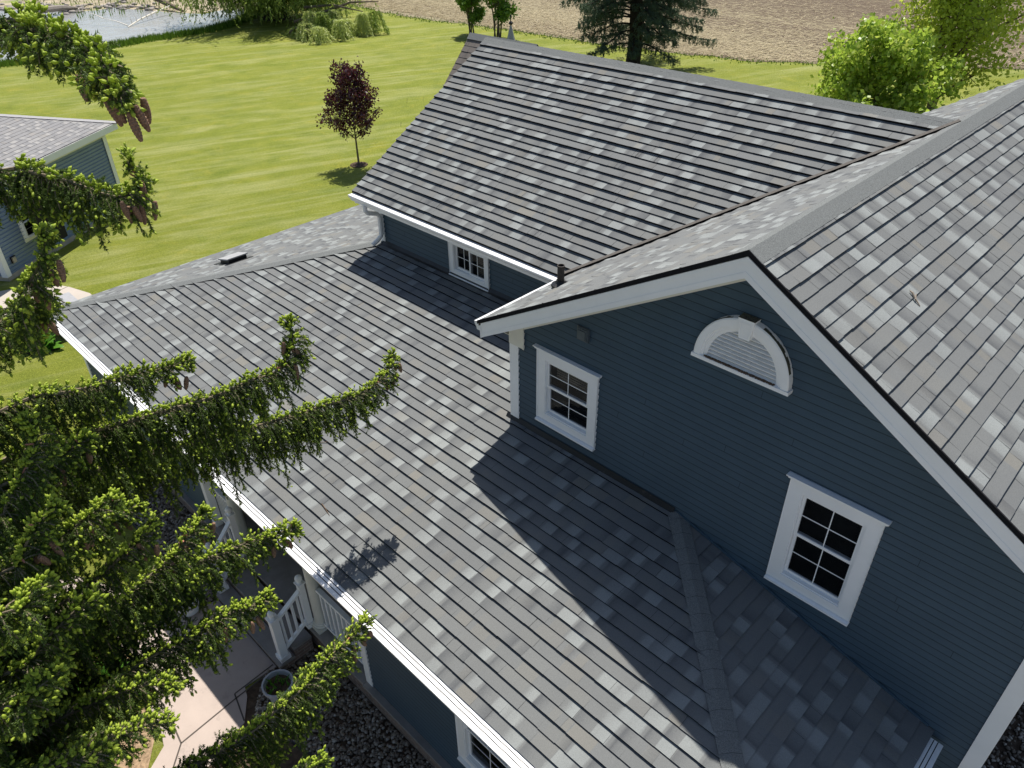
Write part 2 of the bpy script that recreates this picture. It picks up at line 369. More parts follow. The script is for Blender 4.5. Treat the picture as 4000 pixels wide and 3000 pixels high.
def rocks(name, items, m, label, cat, parent=None):   # items: (x,y,z,r)
    base = []
    t = (1+5**.5)/2
    ico = np.array([(-1, t, 0), (1, t, 0), (-1, -t, 0), (1, -t, 0), (0, -1, t), (0, 1, t), (0, -1, -t), (0, 1, -t), (t, 0, -1), (t, 0, 1), (-t, 0, -1), (-t, 0, 1)])/math.sqrt(1+t*t)
    fc = np.array([(0, 11, 5), (0, 5, 1), (0, 1, 7), (0, 7, 10), (0, 10, 11), (1, 5, 9), (5, 11, 4), (11, 10, 2), (10, 7, 6), (7, 1, 8), (3, 9, 4), (3, 4, 2), (3, 2, 6), (3, 6, 8), (3, 8, 9), (4, 9, 5), (2, 4, 11), (6, 2, 10), (8, 6, 7), (9, 8, 1)])
    A = np.array(items); n = len(A)
    sc = rng.uniform([.75, .55, .35], [1.25, 1.0, .65], (n, 3)); an = rng.uniform(0, 6.28, n)
    V = ico[None]*(1+rng.uniform(-.14, .14, (n, 12, 1)))*sc[:, None]*A[:, 3, None, None]
    x = V[..., 0]*np.cos(an)[:, None]-V[..., 1]*np.sin(an)[:, None]; y = V[..., 0]*np.sin(an)[:, None]+V[..., 1]*np.cos(an)[:, None]
    V = np.stack([x, y, V[..., 2]], -1)+A[:, None, :3]
    F = (fc[None]+12*np.arange(n)[:, None, None]).reshape(-1, 3)
    o = trimesh(name, V.reshape(-1, 3), F, m, parent, smooth=True); return o
it = []
for (x, y) in farj[6:-4]:
    if y < 5: continue
    for k in range(16):
        d = abs(rnd.gauss(0, 2.2)); it.append((x-.7*d+rnd.uniform(-.8, .8), y+.45*d+rnd.uniform(-.8, .8), G+.05, rnd.uniform(.08, .42)*(1.2 if d < 2 else .8)))
tag(rocks('bank_stones', it, 'stone', '', ''), 'pale stones heaped along the far bank of the pond', 'stones', kind='stuff')

def blades(name, pts, h, wd, m, label, cat, lean=.35, parent=None):
    A = np.array(pts); n = len(A); an = rng.uniform(0, 6.28, n); H = h*rng.uniform(.5, 1.2, n)
    dx = np.cos(an)*wd/2; dy = np.sin(an)*wd/2
    la = rng.uniform(0, 6.28, n); ll = rng.uniform(0, lean, n)*H
    P0 = np.stack([A[:, 0]-dx, A[:, 1]-dy, A[:, 2]], -1); P1 = np.stack([A[:, 0]+dx, A[:, 1]+dy, A[:, 2]], -1)
    P2 = np.stack([A[:, 0]+np.cos(la)*ll, A[:, 1]+np.sin(la)*ll, A[:, 2]+H], -1)
    V = np.stack([P0, P1, P2], 1).reshape(-1, 3); F = np.arange(3*n).reshape(-1, 3)
    return trimesh(name, V, F, m, parent)
pts = []
for (x0, y0), (x1, y1) in zip(near[1:], near[2:]):
    L = math.hypot(x1-x0, y1-y0)
    if y1 < 4: continue
    for k in range(int(L*420)):
        t = rnd.random(); pts.append((x0+(x1-x0)*t+rnd.gauss(.45, .4), y0+(y1-y0)*t+rnd.gauss(0, .2), G))
tag(blades('pond_edge_grass', pts, .36, .06, 'tallgrass', '', ''), 'taller green grass fringing the near edge of the pond', 'grass', kind='stuff')
pts = []
for i, (x, y) in enumerate(e2[1:-1]):
    if -66 < x < 10:
        for k in range(26): pts.append((x+rnd.uniform(-.5, .5), y+rnd.gauss(-.1, .35), G))
tag(blades('field_edge_weeds', pts, .12, .09, 'tallgrass', '', ''), 'ragged weeds along the edge of the stubble field', 'weeds', kind='stuff')
pts = [(rnd.uniform(-110, -70), rnd.uniform(18, 33), G) for k in range(1800)]
tag(blades('bank_grass', pts, .5, .09, 'tallgrass', '', ''), 'rough green grass growing on the far bank of the pond', 'grass', kind='stuff')
sheet('grey_bounce_sheet', [(-34, -9.4), (-34, -60), (60, -60), (60, 20), (5.2, 20), (5.2, -6.2), (-3.6, -6.4), (-3.8, -9.4)], G+.01, 'concrete_grey')  # unseen grey ground added to cut green lawn bounce on walls and trim
# corn stubble straws lying on the field
n = 90000
cx_ = rng.uniform(-75, 12, n); cy_ = 37.5+np.abs(rng.exponential(11, n)); ok = cy_ > np.interp(cx_, [p[0] for p in edge], [p[1] for p in edge])+.2
cx_, cy_ = cx_[ok], cy_[ok]; n = len(cx_); an = rng.normal(0, .8, n); L = rng.uniform(.08, .28, n); wv = .022
ca, sa = np.cos(an), np.sin(an); z0 = np.full(n, G+.05); hz = rng.uniform(.0, .1, n)
V = np.stack([np.stack([cx_-ca*L-sa*wv, cy_-sa*L+ca*wv, z0], -1), np.stack([cx_-ca*L+sa*wv, cy_-sa*L-ca*wv, z0], -1), np.stack([cx_+ca*L, cy_+sa*L, z0+hz], -1)], 1).reshape(-1, 3)
M['straw'] = leafmat('corn_straw', (.38, .31, .19), (.70, .61, .42), .2, .8, .1)
tag(trimesh('corn_stubble', V, np.arange(3*n).reshape(-1, 3), 'straw'), 'pale broken corn stalks scattered over the brown field', 'stubble', kind='stuff')

# front walk, gravel beds, edging
sheet('gravel_bed', [(-13.3, -3.72), (-5.0, -3.74), (-4.9, -4.3), (-4.3, -5.9), (-2.0, -5.9), (3.6, -4.9), (4.3, -3.2), (4.4, 9), (3.1, 9), (3.1, -2.6), (-13.3, -2.7)], G+.006, 'soil')
def inpoly(x, y, P):
    c = False; j = len(P)-1
    for i in range(len(P)):
        if (P[i][1] > y) != (P[j][1] > y) and x < (P[j][0]-P[i][0])*(y-P[i][1])/(P[j][1]-P[i][1])+P[i][0]: c = not c
        j = i
    return c
walk = [(-6.85, -3.5), (-4.98, -3.5), (-5.03, -4.02), (-4.85, -4.08), (-4.5, -4.32), (-4.2, -5.2), (-4.0, -7.0), (-4.7, -7.0), (-4.8, -5.6), (-5.0, -5.3), (-5.35, -5.2), (-5.9, -5.17), (-6.4, -4.85), (-7.2, -5.05), (-8.1, -5.5), (-9.4, -6.3), (-10.4, -6.9), (-10.9, -5.9), (-9.4, -5.1), (-8.2, -4.5), (-7.3, -4.0), (-6.9, -3.75)]
bw = MB(); bw.prism([(x, y, G-.05) for x, y in walk], (0, 0, .075)); struct(bw.build('front_walk', 'concrete'))
bj = MB()
def strip(b, p, q, wd, z):
    d = Vector((q[0]-p[0], q[1]-p[1], 0)).normalized(); nn = Vector((-d.y, d.x, 0))*wd/2
    P = Vector((*p, z)); Q = Vector((*q, z)); b.face([P-nn, Q-nn, Q+nn, P+nn])
zt = G+.029
for p, q in [((-4.94, -4.2), (-4.86, -5.11)), ((-4.94, -4.2), (-4.97, -3.52)), ((-5.02, -4.19), (-4.52, -4.31)), ((-5.02, -4.19), (-5.05, -3.52)), ((-5.94, -5.03), (-5.6, -5.02)), ((-5.6, -5.02), (-5.31, -5.05)), ((-5.31, -5.05), (-4.86, -5.11)), ((-4.86, -5.11), (-4.6, -5.35)), ((-4.6, -5.35), (-4.5, -6.9)), ((-8.3, -4.6), (-8.0, -5.4))]: strip(bj, p, q, .022, zt)
struct(bj.build('walk_joints', 'joint'))
items = []
bed = [(-13.2, -3.70), (-4.95, -3.72), (-4.5, -4.2), (-3.3, -3.88), (-2.2, -3.7), (3.6, -3.72), (3.6, -2.8), (-13.2, -2.85)]
def addp(n, x0, x1, y0, y1, P=None):
    for k in range(n):
        x, y = rnd.uniform(x0, x1), rnd.uniform(y0, y1)
        if P and not inpoly(x, y, P): continue
        if inpoly(x, y, walk) or (-6.95 < x < -4.85 and y > -3.55): continue
        items.append((x, y, G+.018+rnd.uniform(0, .02), rnd.uniform(.016, .038)))
addp(5200, -11.5, -6.9, -3.75, -2.85, bed); addp(5600, -5.1, -1.0, -4.25, -2.85, bed); addp(2600, 3.15, 4.3, -1.5, 4.5)
tag(rocks('gravel', items, 'pebble', '', ''), 'rounded river pebbles in the beds along the house', 'gravel', kind='stuff')
bm_ = MB(); bm_.tube([(-13.2, -3.74, G+.02), (-9.5, -3.74, G+.03), (-7.3, -3.74, G+.02)], .022, 6)
tag(bm_.build('garden_edging', 'hose'), 'dark metal edging strip between pebbles and shaded grass, left of the walk', 'edging')
bm_ = MB(); bm_.tube([(-4.35, -4.2, G+.03), (-3.9, -4.02, G+.03), (-3.55, -3.96, G+.03), (-3.2, -3.87, G+.03), (-2.9, -3.74, G+.03), (-2.5, -3.72, G+.03)], .02, 6)
tag(bm_.build('garden_edging', 'hose'), 'curved black edging strip beside the pebbles at the bottom of the photo', 'edging')
sheet('mulch_bed', [(-5.35, -5.25), (-4.85, -5.6), (-4.75, -7.2), (-9.5, -7.2), (-9.4, -6.35), (-8.1, -5.55), (-7.2, -5.1), (-6.4, -4.9), (-5.95, -5.2)], G+.008, 'mulch')
sheet('flower_bed', [(-19.2, -3.1), (-18.4, -3.25), (-17.6, -3.0), (-17.4, -2.4), (-18.4, -2.3), (-19.1, -2.4)], G+.008, 'soil')
fw_ = [(-25, -4.5), (-22.2, -2.6), (-21.7, -1.28), (-20.9, -.89), (-20.02, -.62), (-18.6, -.7), (-15, -.9), (-13, -1.0), (-13, -1.5), (-16, -1.6), (-19.3, -2.3), (-21, -3.2), (-23, -5.5)]
b = MB(); b.prism([(x, y, G-.05) for x, y in fw_], (0, 0, .07)); struct(b.build('side_walk', 'concrete_far'))
b = MB(); strip(b, (-20.95, -.92), (-20.4, -2.8), .02, G+.024); strip(b, (-18, -.72), (-17.8, -2.4), .02, G+.024); struct(b.build('side_walk_joints', 'joint'))

# ------------------------------------------------------------------ the house
house = thing('house', 'slate blue house with grey shingled roofs, white trim and a wraparound porch roof', 'house', (-3, 2, G))
def clip(poly, inside, inter):
    out = []
    for i in range(len(poly)):
        a, b = poly[i], poly[(i+1) % len(poly)]; ia, ib = inside(a), inside(b)
        if ia: out.append(a)
        if ia != ib: out.append(inter(a, b))
    return out
def clip_conv(sub, cv):       # 2D Sutherland-Hodgman, cv ccw
    out = sub
    for i in range(len(cv)):
        (ax, ay), (bx, by) = cv[i], cv[(i+1) % len(cv)]
        if not out: break
        fn = lambda p: (bx-ax)*(p[1]-ay)-(by-ay)*(p[0]-ax)
        def it(p, q, fn=fn):
            fp, fq = fn(p), fn(q); t = fp/(fp-fq); return (p[0]+(q[0]-p[0])*t, p[1]+(q[1]-p[1])*t)
        out = clip(out, lambda p: fn(p) >= -1e-9, it)
    return out
def shingles(name, parent, O, u, wv, poly, seed, mats=('shingle', 'shingle_edge'), e=.143, hs=(.014, .022), light=.34, jl=.12):
    """courses of laminated shingles; O origin on the eave, u along the eave, wv up the slope, poly in (a,b) metres"""
    rn = random.Random(seed); O, u, wv = Vector(O), Vector(u).normalized(), Vector(wv).normalized(); n = u.cross(wv).normalized()
    if n.z < 0: n = -n
    ar = sum(poly[i][0]*poly[(i+1) % len(poly)][1]-poly[(i+1) % len(poly)][0]*poly[i][1] for i in range(len(poly)))
    if ar < 0: poly = poly[::-1]
    a0, a1 = min(p[0] for p in poly), max(p[0] for p in poly); b1 = max(p[1] for p in poly); b = MB(); k = 0
    P = lambda a, bb, h: O + u*a + wv*bb + n*h
    while k*e < b1:
        B0 = k*e; H0 = hs[k % 2]*rn.uniform(.92, 1.08); a = a0 - rn.uniform(0, .3); prev = 'D'; cur = .5
        while a < a1:
            r = rn.random(); edge_ = rn.choice([.015, .045, .065, .08])
            if prev == 'F': wd = rn.uniform(.16, .26); s0, s1 = rn.uniform(.04, .24), rn.uniform(.42, .52); prev = 'D'; fl_ok = False
            elif r < light: wd = rn.uniform(.15, .24); s0, s1 = rn.uniform(.68, .9), rn.uniform(.8, 1); prev = 'F' if rn.random() < .72 else 'D'; fl_ok = False
            elif r < light+.14: wd = rn.uniform(.12, .24); s0, s1 = rn.uniform(.38, .5), rn.uniform(.08, .28); prev = 'D'; fl_ok = False
            else: wd = rn.uniform(.12, .34); s0 = rn.uniform(.46, .56); s1 = s0+rn.uniform(-.04, .04); prev = 'D'
            tan = rn.choice([0, 0, 0, .25, .5, .85])*rn.random() if .3 < s0 < .7 else 0
            H = H0 + (.0025 if rn.random() < .5 else 0); db = rn.uniform(-.003, .003); lb = B0+db
            hh = lambda bb: H*(1-(bb-lb)/(e+.004))+.0012
            sub = [(a, a+edge_, cur, s0, 0), (a+edge_, a+wd*.5, s0, (s0+s1)/2, tan), (a+wd*.5, a+wd, (s0+s1)/2, s1, tan)]
            for (p0, p1, c0, c1, tn) in sub:
                q = clip_conv([(p0, lb), (p1, lb), (p1, B0+e+.004), (p0, B0+e+.004)], poly)
                if len(q) < 3: continue
                b.face([P(x, y, hh(y)) for x, y in q], 0, [(c0+(c1-c0)*(x-p0)/(p1-p0), tn) for x, y in q])
                lo = sorted([p for p in q if abs(p[1]-lb) < 1e-6])
                if len(lo) >= 2:
                    l, r_ = lo[0], lo[-1]
                    b.face([P(l[0], lb, -.006), P(r_[0], lb, -.006), P(r_[0], lb, H+.0012), P(l[0], lb, H+.0012)], 1, [(.1, 0)]*4)
            if rn.random() < jl:
                x0 = a+.0015; g = clip_conv([(x0, lb+.002), (x0+.0025, lb+.002), (x0+.0025, B0+e), (x0, B0+e)], poly)
                if len(g) >= 3: b.face([P(x, y, hh(y)+.0008) for x, y in g], 1, [(.1, 0)]*len(g))
            cur = s1; a += wd
        k += 1
    return b.build(name, list(mats), parent, shade=True)
def slab(b, poly3, t, mi=0): b.prism(poly3, (0, 0, -t), mi)
def cap_run(name, parent, p, q, n1, n2, half=.13, seg=.143, m='cap', h=.012, mb=None):
    """overlapping hip or ridge cap pieces folded over a hip/ridge line"""
    b = mb or MB(); p, q = Vector(p), Vector(q); d = q-p; L = d.length; d.normalize(); k = int(L/seg)+1
    s1 = d.cross(Vector(n1)).normalized(); s2 = d.cross(Vector(n2)).normalized()
    if s1.z > 0: s1 = -s1
    if s2.z > 0: s2 = -s2
    for i in range(k):
        A = p + d*(i*seg); Bq = p + d*min(L, (i+1)*seg+.01); j = rnd.uniform(-.004, .004); hh = h*rnd.uniform(.9, 1.3)
        hh *= .3; up0, up1 = Vector((0, 0, hh+.030)), Vector((0, 0, .030))
        for s, nn in ((s1, Vector(n1)), (s2, Vector(n2))):
            a0, a1 = A+up0, Bq+up1; w0, w1 = A+s*(half+j*.5)+nn*(hh+.022), Bq+s*(half+j*.5)+nn*.0225
            b.face([a0, a1, w1, w0], 0); b.face([w0, w1, w1-nn*.03, w0-nn*.03], 1)
            b.face([a0, w0, w0-nn*.007, a0-Vector((0, 0, .007))], 1)
    if mb: return None
    return b.build(name, [m, 'shingle_edge'], parent)

sA, sB, sF = .589, .600, .285
e_, oF, oB, YM = 3.48, -.32, 8.83, 8.83
z0, dF, xh, xr, xl = -3.594, 3.07, -.461, 2.721, -13.184
zE = z0 - sF*dF; sX = (z0-zE)/(xr-xh)
yB, xB, yE, zBE, xBr, yR = 1.763, -8.319, 1.449, -2.121, -8.661, 4.925; zBR = zBE+sB*(yR-yE)
nA = 1/math.hypot(1, sA)
# --- near gable roof
rA = MB()
slab(rA, [(-e_, oF+.01, -sA*e_-.012), (0, oF+.01, -.012), (0, YM, -.012), (-e_, YM, -sA*e_-.012)], .05)
slab(rA, [(0, oF+.01, -.012), (e_, oF+.01, -sA*e_-.012), (e_, YM, -sA*e_-.012), (0, YM, -.012)], .05)
gable_roof = rA.build('gable_roof', 'deck', house)
LA = e_*math.hypot(1, sA)
shingles('shingles', gable_roof, (e_, oF, -sA*e_), (0, 1, 0), (-1, 0, sA), [(0, 0), (YM-oF, 0), (YM-oF, LA), (0, LA)], 11, jl=.45)
shingles('shingles', gable_roof, (-e_, YM, -sA*e_), (0, -1, 0), (1, 0, sA), [(0, 0), (YM-oF, 0), (YM-oF, LA), (0, LA)], 12)
cap_run('ridge_cap', gable_roof, (0, YM, 0), (0, oF-.01, 0), (sA*nA, 0, nA), (-sA*nA, 0, nA), .15)
# dark shingle edge along the front rake
b = MB()
for sx in (-1, 1):
    A, B_ = Vector((0, oF, 0)), Vector((sx*e_, oF, -sA*e_)); up = Vector((0, 0, 1))
    b.prism([A+up*.024, B_+up*.024, B_-up*.026, A-up*.026], (0, -.016, 0))
b.build('rake_shingle_edge', 'shingle_edge', gable_roof)
# rake boards
def rake_board(b, sx, y, top, bot, th, x0=0, x1=e_-.02, mi=0):
    A, B_ = Vector((sx*x0, y, -sA*x0)), Vector((sx*x1, y, -sA*x1)); up = Vector((0, 0, 1))
    b.prism([A-up*top, B_-up*top, B_-up*bot, A-up*bot] if sx > 0 else [A-up*bot, B_-up*bot, B_-up*top, A-up*top], (0, th, 0), mi)
b = MB()
for sx in (-1, 1):
    rake_board(b, sx, oF, .036, .245, .02, x1=e_-.06)
    rake_board(b, sx, oF-.009, .037, .085, .0088, x1=e_-.06)
    rake_board(b, sx, oF-.004, .180, .243, .0038, x1=e_-.06)
b.build('rake_board', 'white', house)
b = MB()
for sx in (-1, 1): rake_board(b, sx, oF+.021, .215, .235, -oF-.03, x1=e_-.1)
b.build('rake_soffit', 'cream', house)
b = MB()
for sx in (-1, 1): rake_board(b, sx, -.026, .236, .345, .024, x1=3.19)
b.build('frieze_board', 'cream', house)
# --- siding
def siding(name, parent, O, ux, poly, m='siding', sp=.0924, holes=(), ph=0.0, zb=None):
    """lapped boards on a vertical wall; poly in (x, z) along ux; outward normal = ux rotated -90 deg"""
    O, ux = Vector(O), Vector(ux).normalized(); out = Vector((ux.y, -ux.x, 0)); b = MB()
    ar = sum(poly[i][0]*poly[(i+1) % len(poly)][1]-poly[(i+1) % len(poly)][0]*poly[i][1] for i in range(len(poly)))
    if ar < 0: poly = poly[::-1]
    zmin, zmax = min(p[1] for p in poly), max(p[1] for p in poly); xa, xb = min(p[0] for p in poly), max(p[0] for p in poly)
    P = lambda x, z, d: O + ux*x + out*d + Vector((0, 0, z))
    k = math.floor((zmin-ph)/sp)
    while k*sp+ph < zmax:
        zb0 = k*sp+ph; zt0 = zb0+sp; cuts = [(xa, xb)]
        for (hx0, hx1, hz0, hz1) in holes:
            if zt0 > hz0 and zb0 < hz1:
                cuts = [c for a, bb in cuts for c in ((a, min(bb, hx0)), (max(a, hx1), bb)) if c[1]-c[0] > 1e-3]
        for a, bb in cuts:
            q = clip_conv([(a, zb0), (bb, zb0), (bb, zt0), (a, zt0)], poly)
            if len(q) < 3: continue
            dd = lambda z: .024-.023*min(1, ((z-zb0)/sp))**1.0
            b.face([P(x, z, dd(z)) for x, z in q])
            lo = sorted([p for p in q if abs(p[1]-zb0) < 1e-6])
            if len(lo) >= 2: b.face([P(lo[0][0], zb0, .001), P(lo[-1][0], zb0, .001), P(lo[-1][0], zb0, .024), P(lo[0][0], zb0, .024)])
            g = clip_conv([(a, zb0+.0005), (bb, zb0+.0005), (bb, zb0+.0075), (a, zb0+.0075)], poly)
            if len(g) >= 3: b.face([P(x, z, .0248-.25*(z-zb0)) for x, z in g], 1)  # dark strip along the lip paints in the lap's shadow line
            if rnd.random() < .45 and len(q) == 4 and bb-a > 1:
                xj = rnd.uniform(a+.2, bb-.2)
                if all(not (hx0-.1 < xj < hx1+.1) for hx0, hx1, _, _ in holes): b.face([P(xj, zb0, .0252), P(xj+.005, zb0, .0252), P(xj+.005, zt0-.002, .0022), P(xj, zt0-.002, .0022)], 1)
        k += 1
    return b.build(name, [m, m+'_seam'], parent)
W1 = (-2.70, -1.73, -3.30, -2.24); W2 = (.735, 1.655, -3.685, -2.285)
hole = lambda W: (W[0]+.10, W[1]-.10, W[2]+.10, W[3]-.10)
wl, wr = -3.20, 3.17
rz = lambda x: -sA*abs(x)-.24
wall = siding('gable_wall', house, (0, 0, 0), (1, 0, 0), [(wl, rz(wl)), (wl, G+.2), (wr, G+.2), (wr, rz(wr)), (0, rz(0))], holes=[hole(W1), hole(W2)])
b = MB()                                                      # closed core behind the siding so no light leaks
b.box((wl+.02, .72, G), (wr-.02, 8.4, -2.3)); b.prism([(wl+.1, .72, -2.3), (wr-.1, .72, -2.3), (0, .72, -.30)], (0, 7.6, 0))
b.box((wl+.02, .02, G), (wl+.06, .72, -2.2)); b.box((wr-.06, .02, G), (wr-.02, .72, -2.2)); b.box((wl+.07, .02, -4.0), (wr-.07, .71, -3.95))
b.build('wall_core', 'room', house)
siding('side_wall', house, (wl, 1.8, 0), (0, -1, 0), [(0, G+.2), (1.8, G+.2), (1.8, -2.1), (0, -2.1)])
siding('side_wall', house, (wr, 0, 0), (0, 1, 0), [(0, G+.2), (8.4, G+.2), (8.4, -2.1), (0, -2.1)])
def cboard(b, x0, x1, y0, y1, za, zb): b.box((x0, y0, za), (x1, y1, zb))
b = MB(); cboard(b, 3.035, 3.185, -.032, -.004, G+.2, -2.02); cboard(b, 3.158, 3.19, -.004, .12, G+.2, -2.02); b.build('corner_board', 'white', house)
b = MB(); cboard(b, -3.205, -3.05, -.030, -.002, z0+.02, -2.37); cboard(b, -3.212, -3.18, -.001, .12, z0+.02, -2.37)
b.build('corner_board', 'white', house)
b = MB(); b.prism([(-3.21, -.034, -2.375), (-2.95, -.034, -2.375), (-2.95, -.034, -sA*2.95-.345), (-2.95, -.034, -sA*2.95-.24), (-3.21, -.034, -sA*3.21-.24)], (0, .03, 0))
b.box((-2.962, -.042, -2.375), (-2.938, -.0345, -sA*2.95-.35)); b.build('frieze_return', 'cream', house)
# --- windows
def window(parent, name, O, ux, W, mull='hung', head=True, deep=.5, blind=None, sill=True, casing=.115):
    O, ux = Vector(O), Vector(ux).normalized(); out = Vector((ux.y, -ux.x, 0))
    fr = lambda x, d, z: O + ux*x + out*d + Vector((0, 0, z))
    x0, x1, a, c = W; cw = casing
    b = MB()
    b.box((x0, .004, a), (x0+cw, .034, c), fr); b.box((x1-cw, .004, a), (x1, .034, c), fr)
    b.box((x0+cw, .004, c-cw), (x1-cw, .034, c), fr); b.box((x0+cw, .004, a), (x1-cw, .034, a+cw*.8), fr)
    # moulding lip around the casing
    for p, q in (((x0-.006, .002, a), (x0-.0002, .046, c)), ((x1+.0002, .002, a), (x1+.006, .046, c))): b.box(p, q, fr)
    ix0, ix1, iz0, iz1 = x0+cw, x1-cw, a+cw*.8, c-cw
    # jamb returns
    for p, q in (((ix0-.02, -.07, iz0), (ix0+.012, .022, iz1)), ((ix1-.012, -.07, iz0), (ix1+.02, .022, iz1)), ((ix0+.0125, -.07, iz1-.012), (ix1-.0125, .021, iz1+.02)), ((ix0+.0125, -.07, iz0-.02), (ix1-.0125, .021, iz0+.014))): b.box(p, q, fr)
    win = b.build(name, 'white', parent)
    if head:
        b = MB(); b.box((x0-.03, .002, c+.0005), (x1+.03, .058, c+.028), fr); b.box((x0-.045, .002, c+.0285), (x1+.045, .078, c+.042), fr); b.build('head_cap', 'white', win)
    if sill:
        b = MB(); V = [(x0-.008, .0005, a-.045), (x1+.008, .0005, a-.045), (x1+.008, .07, a-.045), (x0-.008, .07, a-.045), (x0-.008, .0005, a-.001), (x1+.008, .0005, a-.001), (x1+.008, .07, a-.018), (x0-.008, .07, a-.018)]
        b.mesh([fr(*p) for p in V], [(0, 3, 2, 1), (4, 5, 6, 7), (0, 1, 5, 4), (1, 2, 6, 5), (2, 3, 7, 6), (3, 0, 4, 7)]); b.build('sill', 'white', win)
    jx0, jx1, jz0, jz1 = ix0+.013, ix1-.013, iz0+.015, iz1-.013
    def sash(p0, p1, q0, q1, d, nx, nz, mw=.010, rail=.030):
        s = MB(); s.box((p0, d-.025, q0), (p0+rail, d, q1), fr); s.box((p1-rail, d-.025, q0), (p1, d, q1), fr)
        s.box((p0+rail, d-.025, q0), (p1-rail, d, q0+rail*1.2), fr); s.box((p0+rail, d-.025, q1-rail), (p1-rail, d, q1), fr)
        so_ = s.build('sash', 'white', win)
        g = MB(); gx0, gx1, gz0, gz1 = p0+rail, p1-rail, q0+rail*1.2, q1-rail
        g.face([fr(gx0-.004, d-.014, gz0-.004), fr(gx1+.004, d-.014, gz0-.004), fr(gx1+.004, d-.014, gz1+.004), fr(gx0-.004, d-.014, gz1+.004)])
        g.build('pane', 'glass', win)
        mm = MB()
        for i in range(1, nx): xx = gx0+(gx1-gx0)*i/nx; mm.box((xx-mw/2, d-.013, gz0), (xx+mw/2, d-.008, gz1), fr)
        for i in range(1, nz): zz = gz0+(gz1-gz0)*i/nz; mm.box((gx0, d-.0128, zz-mw/2), (gx1, d-.0082, zz+mw/2), fr)
        mm.build('grille', 'white', win)
    if mull == 'hung':
        zm = jz0+(jz1-jz0)*.52; sash(jx0, jx1, zm-.015, jz1, .004, 2, 2); sash(jx0, jx1, jz0, zm+.015, -.026, 2, 2)
    else:
        xm = (jx0+jx1)/2; sash(xm-.015, jx1, jz0, jz1, .004, 2, 2); sash(jx0, xm+.015, jz0, jz1, -.026, 2, 2)
    b = MB(); b.box((ix0-.15, -.12-deep, iz0-.3), (ix1+.15, -.11-deep, iz1+.2), fr); b.build('room_backing', 'room', win)
    if blind:
        b = MB()
        for i in range(blind[2]): t = iz1-.01-i*.035; b.box((ix0+blind[0], -.10, t-.022), (ix1-blind[1], -.085, t), fr)
        b.build('blind', 'blind', win)
    return win
window(house, 'window', (0, -.004, 0), (1, 0, 0), W1, blind=(.10, .02, 8), casing=.13)
window(house, 'window', (0, -.004, 0), (1, 0, 0), W2, casing=.135)
